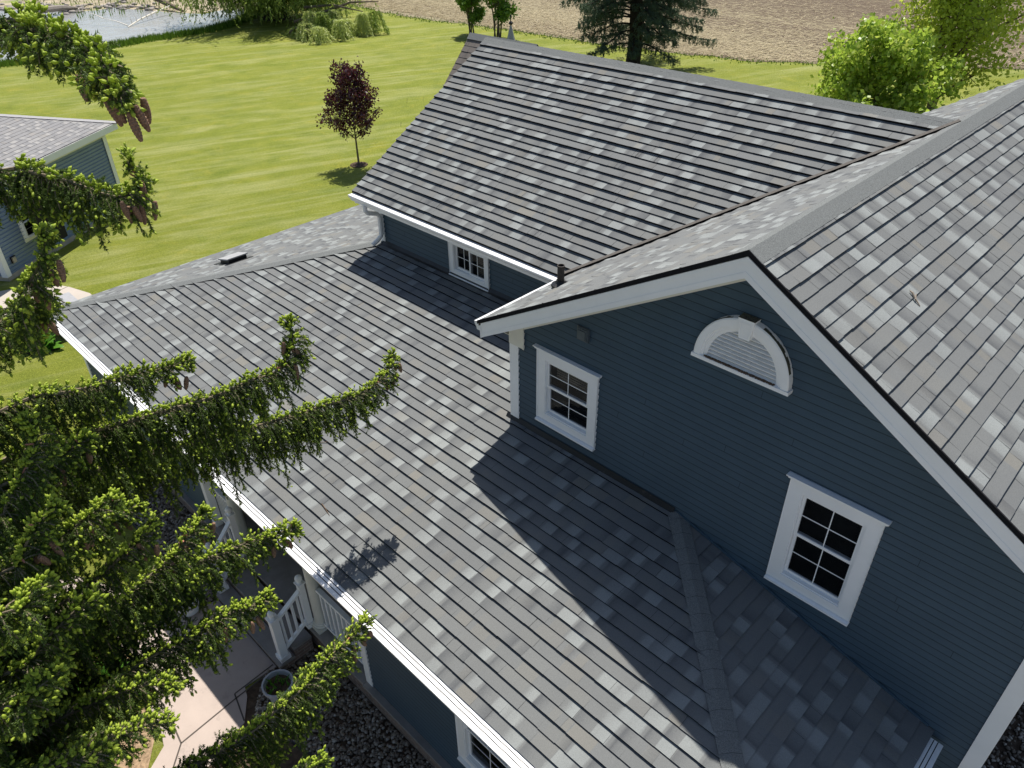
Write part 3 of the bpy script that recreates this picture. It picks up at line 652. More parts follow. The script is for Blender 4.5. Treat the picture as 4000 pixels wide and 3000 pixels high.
# --- half-round gable vent
def vent():
    zc, Ro, Ri = -1.325, .515, .375
    b = MB(); ns = 40
    prof = [(Ro, 0), (Ro, .075), (Ro-.012, .085), (Ro-.075, .085), (Ro-.08, .07), (Ro-.105, .07), (Ro-.11, .055), (Ri, .050), (Ri, .0)]
    prof = [(r, d) for r, d in prof]
    V = []; F = []; k = len(prof)
    for i in range(ns+1):
        t = math.pi*i/ns
        for r, d in prof: V.append((math.cos(t)*r, -.016-d, zc+math.sin(t)*r*1.08))
    for i in range(ns):
        for j in range(k-1): F.append((i*k+j, i*k+j+1, (i+1)*k+j+1, (i+1)*k+j))
    b.mesh(V, F)
    b.box((-Ro-.015, -.108, zc-.04), (Ro+.015, -.016, zc-.001))
    v = b.build('gable_vent', 'white', house, smooth=False)
    b = MB(); nl = 9
    for i in range(nl):
        za = zc+.0+(Ri*1.06)*i/nl; hw = math.sqrt(max(.01, 1-((za-zc)/(Ri*1.08))**2))*Ri-.002; zb = za+Ri*1.06/nl*.9
        z1_, z2_ = za+.011, za+.027
        b.mesh([(-hw, -.064, za), (hw, -.064, za), (hw, -.064, z1_), (-hw, -.064, z1_), (-hw, -.040, z2_), (hw, -.040, z2_), (-hw, -.040, za-.003), (hw, -.040, za-.003)], [(0, 1, 2, 3), (3, 2, 5, 4), (6, 7, 1, 0)])
    b.build('louvre', 'white_dirty', v)
    b = MB(); b.face([(math.cos(math.pi*i/20)*Ri*1.02, -.0245, zc+math.sin(math.pi*i/20)*Ri*1.1) for i in range(21)]); b.build('vent_backing', 'vent_black', v)
    b = MB(); zt_ = zc+Ro*1.08
    b.mesh([(-.055, -.115, zt_-.19), (.055, -.115, zt_-.19), (.085, -.125, zt_+.025), (-.085, -.125, zt_+.025), (-.06, -.02, zt_-.19), (.06, -.02, zt_-.19), (.09, -.02, zt_+.025), (-.09, -.02, zt_+.025)],
           [(0, 1, 2, 3), (1, 5, 6, 2), (4, 0, 3, 7), (4, 5, 1, 0)])
    b.mesh([(-.036, -.117, zt_-.165), (.036, -.117, zt_-.165), (.056, -.127, zt_-.012), (-.056, -.127, zt_-.012), (-.030, -.110, zt_-.158), (.030, -.110, zt_-.158), (.049, -.119, zt_-.02), (-.049, -.119, zt_-.02)], [(0, 1, 5, 4), (1, 2, 6, 5), (2, 3, 7, 6), (3, 0, 4, 7), (4, 5, 6, 7)])
    b.mesh([(-.087, -.127, zt_+.026), (.087, -.127, zt_+.026), (.092, -.018, zt_+.028), (-.092, -.018, zt_+.028)], [(0, 1, 2, 3)], 1)
    b.build('keystone', ['white', 'lichen'], v)
    # lichen on top of the arch, debris on the ledge
    for r0_, r1_ in ((4, ns//2-4), (ns//2+4, ns-3)):
      b = MB()
      for i in range(r0_, r1_):
        t0_, t1_ = math.pi*i/ns, math.pi*(i+1)/ns; j0 = rnd.uniform(.018, .045)
        b.face([(math.cos(t0_)*(Ro+.002), -.016-.07+j0, zc+math.sin(t0_)*(Ro+.002)*1.08), (math.cos(t1_)*(Ro+.002), -.016-.07+j0, zc+math.sin(t1_)*(Ro+.002)*1.08), (math.cos(t1_)*(Ro+.002), -.016-.074, zc+math.sin(t1_)*(Ro+.002)*1.08), (math.cos(t0_)*(Ro+.002), -.016-.074, zc+math.sin(t0_)*(Ro+.002)*1.08)])
      b.build('lichen_stain', 'lichen', v)
    it = [(rnd.uniform(-Ri-.02, Ri-.01), rnd.uniform(-.095, -.066), zc+.002, rnd.uniform(.006, .014)) for _ in range(420)]
    rocks('leaf_debris', it, 'debris', '', '', v)
vent()
# --- dryer vent cover
b = MB(); b.box((-2.065, -.055, -1.83), (-1.9, -.016, -1.655)); b.box((-2.05, -.066, -1.815), (-1.915, -.0552, -1.67)); b.box((-2.035, -.075, -1.80), (-1.93, -.0662, -1.69))
M['siding_trim'] = simple('vent_cover_blue_grey', (.075, .095, .11), .5)
b.build('wall_vent_cover', 'siding_trim', house)

# --- gutters
def gutter(name, parent, p, q, outv, w_=.125, hgt=.11, guard=True, m='gutter', cover=None):
    """K-style gutter from p to q (top inner edge), outv the horizontal outward direction"""
    p, q, o = Vector(p), Vector(q), Vector(outv).normalized(); up = Vector((0, 0, 1)); b = MB()
    prof = [(0, -.012), (0, -hgt), (w_*.62, -hgt), (w_*.66, -hgt*.72), (w_*.86, -hgt*.45), (w_, -hgt*.2), (w_, 0), (w_-.016, .004), (w_-.018, -.014)]
    for i in range(len(prof)-1):
        (d0, h0), (d1, h1) = prof[i], prof[i+1]; b.face([p+o*d0+up*h0, p+o*d1+up*h1, q+o*d1+up*h1, q+o*d0+up*h0])
    endp = [(0, -.012), (0, -hgt), (w_*.62, -hgt), (w_*.66, -hgt*.72), (w_*.86, -hgt*.45), (w_, -hgt*.2), (w_, 0)]
    for e in (p, q): b.face([e+o*d+up*h for d, h in endp])
    g = b.build(name, m, parent)
    if guard:
        c = MB(); a0 = -.03
        cuts = [(a0, w_*.28), (w_*.35, w_*.58), (w_*.65, w_-.004)]
        for (s, t) in cuts:
            c.face([p+o*s+up*(.010-.05*s), q+o*s+up*(.010-.05*s), q+o*t+up*(.010-.05*t), p+o*t+up*(.010-.05*t)])
        c.face([p+o*a0+up*(-.002), q+o*a0+up*(-.002), q+o*(w_-.005)+up*(-.006), p+o*(w_-.005)+up*(-.006)], 1)
        c.build('gutter_guard', [cover or m, 'gutter_slot'], g)
    return g
gutter('gutter', house, (-e_+.01, oF+.03, -sA*e_-.035), (-e_+.01, 1.36, -sA*e_-.035), (-1, 0, 0), .11)
b = MB(); b.box((-e_+.012, oF+.02, -sA*e_-.24), (-e_+.03, 1.6, -sA*e_-.03)); b.build('eave_fascia', 'white', house); b = MB(); b.box((e_-.03, oF+.02, -sA*e_-.24), (e_-.012, YM, -sA*e_-.03)); b.build('eave_fascia', 'white', house)
b = MB(); b.box((-e_+.031, 0.0, -sA*e_-.245), (wl, 1.7, -sA*e_-.235)); b.build('eave_soffit', 'cream', house)

# --- rear wing roof (ridge along x)
xvE = zBE/sA; xvR = zBR/sA
rB = MB()
slab(rB, [(xBr+.01, yE, zBE-.012), (xvE, yE, zBE-.012), (xvR, yR, zBR-.012), (xBr+.01, yR, zBR-.012)], .05)
slab(rB, [(xBr+.01, yR, zBR-.012), (xvR, yR, zBR-.012), (xvE, 2*yR-yE, zBE-.012), (xBr+.01, 2*yR-yE, zBE-.012)], .05)
wing_roof = rB.build('wing_roof', 'deck', house)
LB = math.hypot(yR-yE, zBR-zBE); hR = .014
shingles('shingles', wing_roof, (xBr, yE, zBE+hR), (1, 0, 0), (0, 1, sB), [(0, 0), (xvE-xBr+.0, 0), (xvR-xBr, LB), (0, LB)], 21, hs=(.020, .034))
shingles('shingles', wing_roof, (xvE, 2*yR-yE, zBE), (-1, 0, 0), (0, -1, sB), [(0, 0), (xvE-xBr, 0), (xvE-xBr, LB), (xvE-xvR, LB)], 22)
nB = 1/math.hypot(1, sB)
cap_run('ridge_cap', wing_roof, (xBr-.01, yR, zBR+hR*.7), (xvR-.02, yR, zBR+hR*.7), (0, -sB*nB, nB), (0, sB*nB, nB), .14)
# raised shingle edge along the valley
b = MB(); A, B_ = Vector((xvE, yE, zBE)), Vector((xvR+.02, yR, zBR)); d = (B_-A).normalized(); nn = Vector((0, -sB*nB, nB)); sd_ = d.cross(nn).normalized()
if sd_.x < 0: sd_ = -sd_
K = 60
for i in range(K):
    P0, P1 = A.lerp(B_, i/K), A.lerp(B_, (i+1)/K)
    b.face([P0-sd_*.040+nn*.062, P1-sd_*.040+nn*.062, P1+sd_*.016+nn*.078, P0+sd_*.016+nn*.078], 0)
    b.face([P0+sd_*.016+nn*.078, P1+sd_*.016+nn*.078, P1+sd_*.016-nn*.03, P0+sd_*.016-nn*.03], 1)
    b.face([P0-sd_*.040+nn*.062, P0-sd_*.075+nn*.02, P1-sd_*.075+nn*.02, P1-sd_*.040+nn*.062], 0)
b.build('valley_edge', ['brown_edge', 'shingle_edge'], wing_roof)
b = MB(); b.prism([(xBr, yE, zBE+.012), (xBr, yR, zBR+.012), (xBr, yR, zBR-.03), (xBr, yE, zBE-.03)], (-.014, 0, 0)); b.build('rake_shingle_edge', 'shingle_edge', wing_roof)
b = MB(); b.prism([(xBr+.002, yE+.02, zBE-.035), (xBr+.002, yR, zBR-.035), (xBr+.002, yR, zBR-.22), (xBr+.002, yE+.02, zBE-.22)], (.02, 0, 0))
b.prism([(xBr+.002, yR, zBR-.035), (xBr+.002, 2*yR-yE, zBE-.035), (xBr+.002, 2*yR-yE, zBE-.22), (xBr+.002, yR, zBR-.22)], (.02, 0, 0)); b.build('rake_board', 'white', house)
gutter('gutter', house, (xBr+.02, yE+.012, zBE-.02), (-3.62, yE+.012, zBE-.02), (0, -1, 0), .13)
b = MB(); b.box((xBr+.02, yE+.014, zBE-.20), (-3.3, yE+.034, zBE-.035)); b.build('eave_fascia', 'white', house)
b = MB(); b.box((xBr+.03, yE+.035, zBE-.205), (-3.25, yB-.002, zBE-.195)); b.build('eave_soffit', 'cream', house)
zw = z0+sF*yB
WB = (-6.385, -5.425, -3.065, -2.42)
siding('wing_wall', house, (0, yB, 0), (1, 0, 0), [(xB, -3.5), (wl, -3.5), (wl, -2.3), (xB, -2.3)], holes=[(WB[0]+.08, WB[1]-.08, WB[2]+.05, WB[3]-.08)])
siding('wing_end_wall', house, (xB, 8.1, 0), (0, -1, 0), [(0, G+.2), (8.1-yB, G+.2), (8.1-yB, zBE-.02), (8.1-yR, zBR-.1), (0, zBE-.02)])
b = MB(); b.box((xB+.02, yB+.75, G), (wl-.05, 8.05, -2.4)); b.prism([(xB+.02, yB+.75, -2.4), (xB+.02, 8.05, -2.4), (xB+.02, yR, zBR-.15)], (xvE-xB+.4, 0, 0)); b.build('wall_core', 'room', house)
b = MB(); b.box((xB-.02, yB-.034, zw-.05), (xB+.10, yB-.004, -2.3)); b.box((xB-.03, yB-.003, G+.2), (xB-.004, yB+.1, -2.3)); b.build('corner_board', 'white', house)
window(house, 'window', (0, yB-.004, 0), (1, 0, 0), WB, mull='slide', head=False, casing=.095, blind=(.45, .0, 14))
# --- downspout
b = MB(); cx0 = -8.24
b.tube([(cx0, yE-.06, zBE-.12), (cx0, yE-.06, zBE-.235), (cx0, yE-.02, zBE-.29), (cx0, yB-.13, zBE-.36), (cx0, yB-.085, zBE-.43), (cx0, yB-.085, zw+.26), (cx0, yB-.10, zw+.17), (cx0-.02, yB-.17, zw+.10), (cx0-.06, yB-.27, zw+.025)], .042, 8)
for zz in (zBE-.29, zBE-.40, zw+.2): b.tube([(cx0, yB-.085, zz), (cx0, yB-.085, zz+.012)], .047, 8)
b.build('downspout', 'gutter', house)

# --- porch roof that wraps the house
rP = MB()
P = lambda x, y, z: (x, y, z-.012)
hl = xl+(1.763+dF)*1.0; zB_ = z0+sF*yB
slab(rP, [P(xl, -dF, zE), P(xr, -dF, zE), P(xh, 0, z0), P(-3.0, yB, zB_), P(xB, yB, zB_)], .045)
slab(rP, [P(xr, -dF, zE), P(xr, .0, zE), P(xh, 0, z0)], .045)
slab(rP, [P(xl, -dF, zE), P(xB, yB, zB_), P(xB, 8, zB_), P(xl, 8, zE)], .045)
porch_roof = rP.build('porch_roof', 'deck', house)
k = math.hypot(1, sF)
shingles('shingles', porch_roof, (xl, -dF, zE), (1, 0, 0), (0, 1, sF), [(0, 0), (xr-xl, 0), (xh-xl, dF*k), (-3.0-xl, (yB+dF)*k), (xB-xl, (yB+dF)*k)], 31, hs=(.018, .029), e=.1465)
kx = math.hypot(1, sX)
shingles('shingles', porch_roof, (xr, -dF, zE), (0, 1, 0), (-1, 0, sX), [(0, 0), (dF-.002, 0), (dF-.002, (xr-xh)*kx)], 32, hs=(.008, .013), e=.1465)
sL = (zB_-zE)/(xB-xl); kl = math.hypot(1, sL)
shingles('shingles', porch_roof, (xl, 8, zE), (0, -1, 0), (1, 0, sL), [(0, 0), (8+dF, 0), (8-yB, (xB-xl)*kl), (0, (xB-xl)*kl)], 33)
nF_, nX_, nL_ = Vector((0, -sF, 1)).normalized(), Vector((sX, 0, 1)).normalized(), Vector((-sL, 0, 1)).normalized()
cap_run('hip_cap', porch_roof, (xr, -dF, zE), (xh, -.01, z0), nF_, nX_, .112, .2)
cap_run('hip_cap', porch_roof, (xl, -dF, zE), (xB-.02, yB-.02, zB_), nF_, nL_, .13, .17)
gutter('gutter', house, (xl-.02, -dF+.01, zE-.008), (xr+.02, -dF+.01, zE-.008), (0, -1, 0), .165, .11)
gutter('gutter', house, (xr-.005, -dF-.02, zE-.012), (xr-.005, -.10, zE-.012), (1, 0, 0), .13, .11, cover='white_dirty')
gutter('gutter', house, (xl+.005, 8, zE-.05), (xl+.005, -dF, zE-.05), (-1, 0, 0), .09, .10, guard=False)
b = MB(); b.box((xl+.01, -dF+.012, zE-.20), (xr-.01, -dF+.03, zE-.02)); b.box((xr-.03, -dF+.031, zE-.2), (xr-.008, -.02, zE-.02)); b.box((xl+.008, -dF+.031, zE-.2), (xl+.03, 8, zE-.02)); b.build('eave_fascia', 'white', house)
b = MB(); b.box((xl+.031, -dF+.031, zE-.21), (xr-.031, -1.0, zE-.20)); b.build('porch_ceiling', 'cream', house)
# step flashing along the wall bases
def flash(name, x0, x1, yw, h, d):
    b = MB(); zr = z0+sF*yw; K = 40
    for i in range(K):
        xa, xb = x0+(x1-x0)*i/K, x0+(x1-x0)*(i+1)/K; j = rnd.uniform(-.004, .004)
        b.face([(xa, yw-.020, zr+h+j*.3), (xb, yw-.020, zr+h), (xb, yw-d*.6, zr-sF*d*.6+.022), (xa, yw-d*.6, zr-sF*d*.6+.022)])
        b.face([(xa, yw-d*.6, zr-sF*d*.6+.022), (xb, yw-d*.6, zr-sF*d*.6+.022), (xb, yw-d+j, zr-sF*d+.012), (xa, yw-d+j, zr-sF*d+.012)])
    return b.build(name, 'rubber', house)
flash('wall_flashing', -3.27, xh-.03, 0, .065, .10); flash('wall_flashing', xB+.02, wl, yB, .06, .10)
b = MB(); b.prism([(xh, -.0165, z0+.045), (xr-.06, -.0165, zE+.06), (xr-.06, -.0165, zE+.03), (xh, -.0165, z0+.015)], (0, -.018, 0)); b.build('wall_flashing', 'siding', house)
# --- lower storey under the porch roof
fl = -6.95
yw = -2.81
LW = (-1.385, -.40, -6.38, -4.95)
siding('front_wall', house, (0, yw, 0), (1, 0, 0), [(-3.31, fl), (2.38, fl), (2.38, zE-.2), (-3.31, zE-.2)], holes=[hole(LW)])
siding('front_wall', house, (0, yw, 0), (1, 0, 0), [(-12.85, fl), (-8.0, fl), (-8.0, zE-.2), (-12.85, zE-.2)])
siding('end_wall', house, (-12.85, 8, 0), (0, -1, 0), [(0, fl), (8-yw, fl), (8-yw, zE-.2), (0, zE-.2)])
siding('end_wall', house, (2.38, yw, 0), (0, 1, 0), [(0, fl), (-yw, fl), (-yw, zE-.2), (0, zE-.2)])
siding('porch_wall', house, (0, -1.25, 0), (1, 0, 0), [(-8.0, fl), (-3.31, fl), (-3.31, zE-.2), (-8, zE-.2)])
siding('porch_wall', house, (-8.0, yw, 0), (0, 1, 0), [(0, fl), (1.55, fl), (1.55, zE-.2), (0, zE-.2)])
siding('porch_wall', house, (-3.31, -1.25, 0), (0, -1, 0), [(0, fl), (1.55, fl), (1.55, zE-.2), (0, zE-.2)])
b = MB(); b.box((-12.8, -1.9, G), (-8.1, 1.7, zE-.25)); b.box((-8.1, -1.15, G), (-3.25, 1.7, zE-.25)); b.box((-3.25, -2.0, G), (2.3, -.03, zE-.25)); b.build('wall_core', 'room', house)
window(house, 'window', (0, yw-.004, 0), (1, 0, 0), LW, casing=.115)
b = MB()
for x0_, x1_ in ((-3.43, -3.29), (-8.02, -7.87), (-12.88, -12.74), (2.25, 2.4)):
    b = MB(); b.box((x0_, yw-.035, fl), (x1_, yw+.09, zE-.21)); b.build('corner_board', 'white', house)
b = MB()                                                     # brick skirt
b.box((-3.42, yw-.03, G), (2.4, yw+.2, fl-.045)); b.box((-12.88, yw-.03, G), (-7.1, yw+.2, fl-.045)); b.box((-7.09, yw-.03, G), (-3.43, yw+.2, fl-.045))
b.box((2.41, yw, G), (2.45, 0, fl-.05)); b.box((-12.92, yw, G), (-12.881, 8, fl-.05)); b.build('brick_skirt', 'brick', house)
for x0_, x1_ in ((-3.42, 2.42), (-12.9, -8.0)):
    b = MB(); b.box((x0_, yw-.115, fl-.044), (x1_, yw-.0, fl-.001)); b.build('stone_ledge', 'concrete_grey', house)
b = MB(); b.box((-8.0, yw-.10, fl-.044), (-3.43, -1.2, fl+.002)); b.build('porch_floor', 'concrete_grey', house)
b = MB(); b.box((wl, -.02, G), (wr+.02, -.001, G+.2)); b.build('foundation', 'concrete_grey', house)
# steps
b = MB(); b.box((-6.9, -3.22, G), (-4.83, -2.912, fl-.23)); b.box((-6.95, -3.49, G), (-4.83, -3.22, G+.14)); b.build('porch_steps', 'brick', house)
b = MB(); b.box((-6.92, -3.235, fl-.229), (-4.81, -2.911, fl-.18)); b.box((-6.97, -3.51, G+.141), (-4.81, -3.236, G+.19)); b.build('step_treads', 'concrete_grey', house)
# columns, rails, newels
def column(x, y):
    b = MB(); b.box((x-.15, y-.15, fl+.002), (x+.15, y+.15, fl+.05))
    b.lathe((x, y, fl+.05), [(.135, .0), (.145, .015), (.14, .035), (.118, .045), (.112, .06), (.105, .07), (.100, .1), (.098, .7), (.085, 2.0), (.084, 2.06), (.1, 2.08), (.1, 2.12)], 24)
    b.box((x-.13, y-.13, fl+2.17), (x+.13, y+.13, zE-.2)); return b.build('porch_column', 'cream', house)
column(-4.74, -2.72); column(-7.12, -2.70)
def rail(name, p, q, zb0, zt0, dz=0, n=10, parent=house, s=.022, tw=.036):
    p, q = Vector(p), Vector(q); b = MB(); L = (q-p).length; d = (q-p)/L; nn = Vector((-d.y, d.x, 0))
    def bar(z, hw, h):
        A = p+Vector((0, 0, z)); B_ = q+Vector((0, 0, z+dz)); up = Vector((0, 0, h))
        b.mesh([A-nn*hw, A+nn*hw, B_+nn*hw, B_-nn*hw, A-nn*hw+up, A+nn*hw+up, B_+nn*hw+up, B_-nn*hw+up], [(0, 1, 2, 3), (4, 7, 6, 5), (0, 4, 5, 1), (1, 5, 6, 2), (2, 6, 7, 3), (3, 7, 4, 0)])
    bar(zt0-.05, tw, .05); ro = b.build(name, 'white', parent); b = MB(); bar(zb0, tw*.8, .055); b.build('bottom_rail', 'white', ro); b = MB()
    for i in range(n):
        t = (i+.5)/n; c = p.lerp(q, t); z_ = dz*t; b.box((c.x-s, c.y-s, zb0+z_+.03), (c.x+s, c.y+s, zt0+z_-.03))
    b.build('balusters', 'white', ro); return ro
rail('porch_railing', (-4.62, -2.72, 0), (-3.43, -2.72, 0), fl+.09, fl+.92, n=9)
rail('porch_railing', (-7.87, -2.70, 0), (-7.24, -2.70, 0), fl+.09, fl+.92, n=9, s=.013)
def newel(x, y, zb, h, rw=.06):
    b = MB(); b.box((x-rw, y-rw, zb), (x+rw, y+rw, zb+h)); b.box((x-rw-.025, y-rw-.025, zb), (x+rw+.025, y+rw+.025, zb+.09)); b.box((x-rw-.018, y-rw-.018, zb+h), (x+rw+.018, y+rw+.018, zb+h+.025))
    b.lathe((x, y, zb+h+.025), [(.045, 0), (.03, .015), (.028, .03), (.05, .055), (.058, .085), (.05, .115), (.03, .135), (.005, .142)], 14)
    return b.build('newel_post', 'white', house)
newel(-4.92, -3.37, G+.19, .92); newel(-6.86, -3.37, G+.19, .92); newel(-4.87, -2.86, fl, .95, .045); newel(-6.95, -2.86, fl, .95, .045)
rail('stair_railing', (-4.92, -3.31, 0), (-4.87, -2.91, 0), G+.33, G+1.06, .32, 4, s=.017); rail('stair_railing', (-6.86, -3.31, 0), (-6.95, -2.91, 0), G+.33, G+1.06, .32, 4, s=.017)
# pipe, roof vent
b = MB(); px, py = -3.0, .72; pz = sA*px
b.lathe((px, py, pz-.02), [(.125, .03), (.12, .05), (.075, .075), (.06, .10), (.058, .11)], 20, 1); b.lathe((px, py, pz+.05), [(.046, 0), (.046, .23), (.050, .232), (.050, .245), (.040, .246), (.038, .15), (.01, .149)], 18, 0)
b.build('vent_pipe', ['pipe', 'rubber'], house)
b = MB(); vx, vy = -11.55, .22; vz = zE+sL*(vx-xl)
fr = lambda x, y, z: Vector((vx+x, vy+y, vz+sL*x+z))
b.box((-.2, -.2, .0), (.2, .2, .10), fr, 1); b.box((-.23, -.23, .1), (.22, .23, .125), fr, 0); b.box((-.34, -.3, .016), (.3, .3, .022), fr, 1); b.build('roof_vent', ['vent_top', 'vent_black'], house)
# --- steeper weathered roof at the back
xb0, xb1, yb_, zb_, s2 = -10.45, -8.45, 6.15, -.30, 1.1
rC = MB(); Hh = 2.3
slab(rC, [(xb0, yb_-Hh, zb_-s2*Hh-.01), (xb1, yb_-Hh, zb_-s2*Hh-.01), (xb1, yb_, zb_-.01), (xb0, yb_, zb_-.01)], .05)
slab(rC, [(xb0, yb_, zb_-.01), (xb1, yb_, zb_-.01), (xb1, yb_+Hh, zb_-s2*Hh-.01), (xb0, yb_+Hh, zb_-s2*Hh-.01)], .05)
back_roof = rC.build('back_roof', 'deck', house); back_roof['label'] = 'steep roof with weathered brown shingles'
kc = math.hypot(1, s2)
shingles('shingles', back_roof, (xb0, yb_-Hh, zb_-s2*Hh), (1, 0, 0), (0, 1, s2), [(0, 0), (xb1-xb0, 0), (xb1-xb0, Hh*kc), (0, Hh*kc)], 41, mats=('shingle_brown', 'shingle_edge'), hs=(.006, .008), light=.1)
n2 = 1/kc; cap_run('ridge_cap', back_roof, (xb0, yb_, zb_), (xb1, yb_, zb_), (0, -s2*n2, n2), (0, s2*n2, n2), .13)
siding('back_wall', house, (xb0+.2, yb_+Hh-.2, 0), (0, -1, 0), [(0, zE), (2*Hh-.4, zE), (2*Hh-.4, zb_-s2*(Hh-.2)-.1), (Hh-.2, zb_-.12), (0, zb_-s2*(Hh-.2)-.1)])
b = MB(); b.box((xb0+.25, yb_-Hh+.25, G), (xB-.05, yb_+Hh-.25, zb_-s2*(Hh-.2)-.1)); b.build('wall_core', 'room', house)

# --- small things on the roofs
def twig(p, q, r, label, m='twig'):
    p, q = Vector(p), Vector(q); b = MB(); b.tube([p, p.lerp(q, .35)+Vector((.004, 0, .003)), p.lerp(q, .7), q], [r, r, r*.8, r*.4], 6); return tag(b.build('twig', m), label, 'twig')
zz = lambda x: -sA*x+.02
b = MB(); b.tube([(.97, 1.05, zz(.97)+.01), (1.0, 1.04, zz(1.0)+.02), (1.05, 1.01, zz(1.05)+.012), (1.11, .985, zz(1.11)+.008)], [.006, .011, .010, .004], 7); b.tube([(1.05, 1.0, zz(1.05)+.015), (1.03, 1.06, zz(1.03)+.03)], [.006, .003], 5)
tag(b.build('twig', 'twig'), 'thick grey twig lying on the sunlit shingles right of the gable ridge', 'twig')
zf = lambda y: z0+sF*y+.02
twig((-5.35, -1.95, zf(-1.95)), (-5.1, -1.75, zf(-1.75)), .005, 'thin twig on the porch roof above the tip of the middle spruce branch', 'debris')
twig((-4.35, -2.5, zf(-2.5)), (-4.1, -2.55, zf(-2.55)), .006, 'thin brown twig on the porch roof above the branch shadow', 'debris')

# ------------------------------------------------------------------ garage
def garage():
    C1, C2 = Vector((-26.14, 3.0, 0)), Vector((-22.66, -2.0, 0)); d = (C2-C1).normalized(); L = (C2-C1).length; inn = Vector((-d.y, d.x, 0))
    if inn.x > 0: inn = -inn
    L += .0; Wd = 6.5; zt, zb = -4.80, G; g = thing('garage', 'blue sided garage with a pale shingled hip roof on the lawn behind the house', 'garage', C1+d*3+inn*3+Vector((0, 0, G)))
    W = (3.95, 4.95, -6.70, -5.62)
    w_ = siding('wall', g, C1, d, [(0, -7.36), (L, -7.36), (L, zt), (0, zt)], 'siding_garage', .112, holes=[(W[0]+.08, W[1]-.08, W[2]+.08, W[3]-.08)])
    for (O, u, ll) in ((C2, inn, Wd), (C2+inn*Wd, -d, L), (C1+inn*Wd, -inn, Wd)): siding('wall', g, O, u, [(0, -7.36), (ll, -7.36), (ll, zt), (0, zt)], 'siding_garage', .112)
    for c, s, t in ((C1, 1, 1), (C2, -1, 1)):
        b = MB(); a = c - Vector((0, 0, 0)); fr = lambda x, y, z: c + d*x*s + inn*y + Vector((0, 0, z))
        b.box((-.03, -.035, -7.36), (.14, -.017, zt), fr); b.box((-.04, -.035, -7.36), (-.018, .16, zt), fr); b.build('corner_board', 'white', g)
    b = MB(); b.prism([C1+Vector((0, 0, G-.05)), C2+Vector((0, 0, G-.05)), C2+inn*Wd+Vector((0, 0, G-.05)), C1+inn*Wd+Vector((0, 0, G-.05))], (0, 0, .2)); b.build('foundation', 'foundation', g)
    b = MB(); q = .6; b.prism([C1+d*q+inn*q, C2-d*q+inn*q, C2-d*q+inn*(Wd-q), C1+d*q+inn*(Wd-q)], (0, 0, zt-G), 0)
    for i, v in enumerate(b.v): b.v[i] = (v[0], v[1], v[2]+G)
    b.build('wall_core', 'room', g)
    window(g, 'window', C1+Vector((0, 0, 0)), d, W, head=True, casing=.1)
    b = MB(); o = C2 - d*.42; fr = lambda x, y, z: o + d*x - inn*y + Vector((0, 0, z)); b.box((-.09, .012, -7.06), (.09, .05, -6.86), fr); b.box((-.05, .05, -7.04), (.07, .09, -6.88), fr, 1); b.build('outlet_box', ['vent_black', 'foundation'], g)
    oh = .36; m_ = .34; ze = -4.52; E = [C1-d*oh-inn*oh, C2+d*oh-inn*oh, C2+d*oh+inn*(Wd+oh), C1-d*oh+inn*(Wd+oh)]; Lx, Ly = L+2*oh, Wd+2*oh
    h = min(Lx, Ly)/2; up = Vector((0, 0, 1))
    def at(x, y, z): return E[0]+d*x+inn*y+up*(ze+z)
    b = MB(); b.mesh([at(.01, .01, -.015), at(Lx-.01, .01, -.015), at(Lx-.01, Ly-.01, -.015), at(.01, Ly-.01, -.015), at(h, h, h*m_-.015), at(h, Ly-h, h*m_-.015)], [(0, 1, 4), (1, 2, 5, 4), (2, 3, 5), (3, 0, 4, 5), (3, 2, 1, 0)])
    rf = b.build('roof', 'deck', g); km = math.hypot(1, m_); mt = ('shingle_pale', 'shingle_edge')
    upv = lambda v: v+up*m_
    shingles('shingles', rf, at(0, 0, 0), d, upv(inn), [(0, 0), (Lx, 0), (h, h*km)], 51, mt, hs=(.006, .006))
    shingles('shingles', rf, at(0, Ly, 0), -inn, upv(d), [(0, 0), (Ly, 0), (Ly-h, h*km), (h, h*km)], 52, mt, hs=(.006, .006))
    shingles('shingles', rf, at(Lx, 0, 0), inn, upv(-d), [(0, 0), (Ly, 0), (Ly-h, h*km), (h, h*km)], 53, mt, hs=(.006, .006))
    M['cap_pale'] = simple('pale_cap_granules', (.34, .335, .34), .9, .3, 120)
    nn = lambda v: (up - v*m_).normalized()
    for p, q, a, c in ((at(0, 0, 0), at(h, h, h*m_), inn, d), (at(Lx, 0, 0), at(h, h, h*m_), inn, -d)): cap_run('hip_cap', rf, p, q, nn(a), nn(c), .15, .2, m='cap_pale')
    b = MB()
    for p, q, nv in ((E[0], E[1], -inn), (E[1], E[2], d), (E[3], E[0], -d)): b.prism([p+up*(ze-.018), q+up*(ze-.018), q+up*(ze-.22), p+up*(ze-.22)], nv*.02)
    b.build('eave_fascia', 'white', g)
    b = MB(); b.prism([e+up*(ze-.225) for e in E], (0, 0, -.01)); b.build('soffit', 'cream', g)
    b = MB(); fr = lambda x, y, z: C1+d*x-inn*y+up*z; b.box((0, .018, zt-.12), (L, .036, zt), fr); b.build('frieze_board', 'cream', g)
garage()

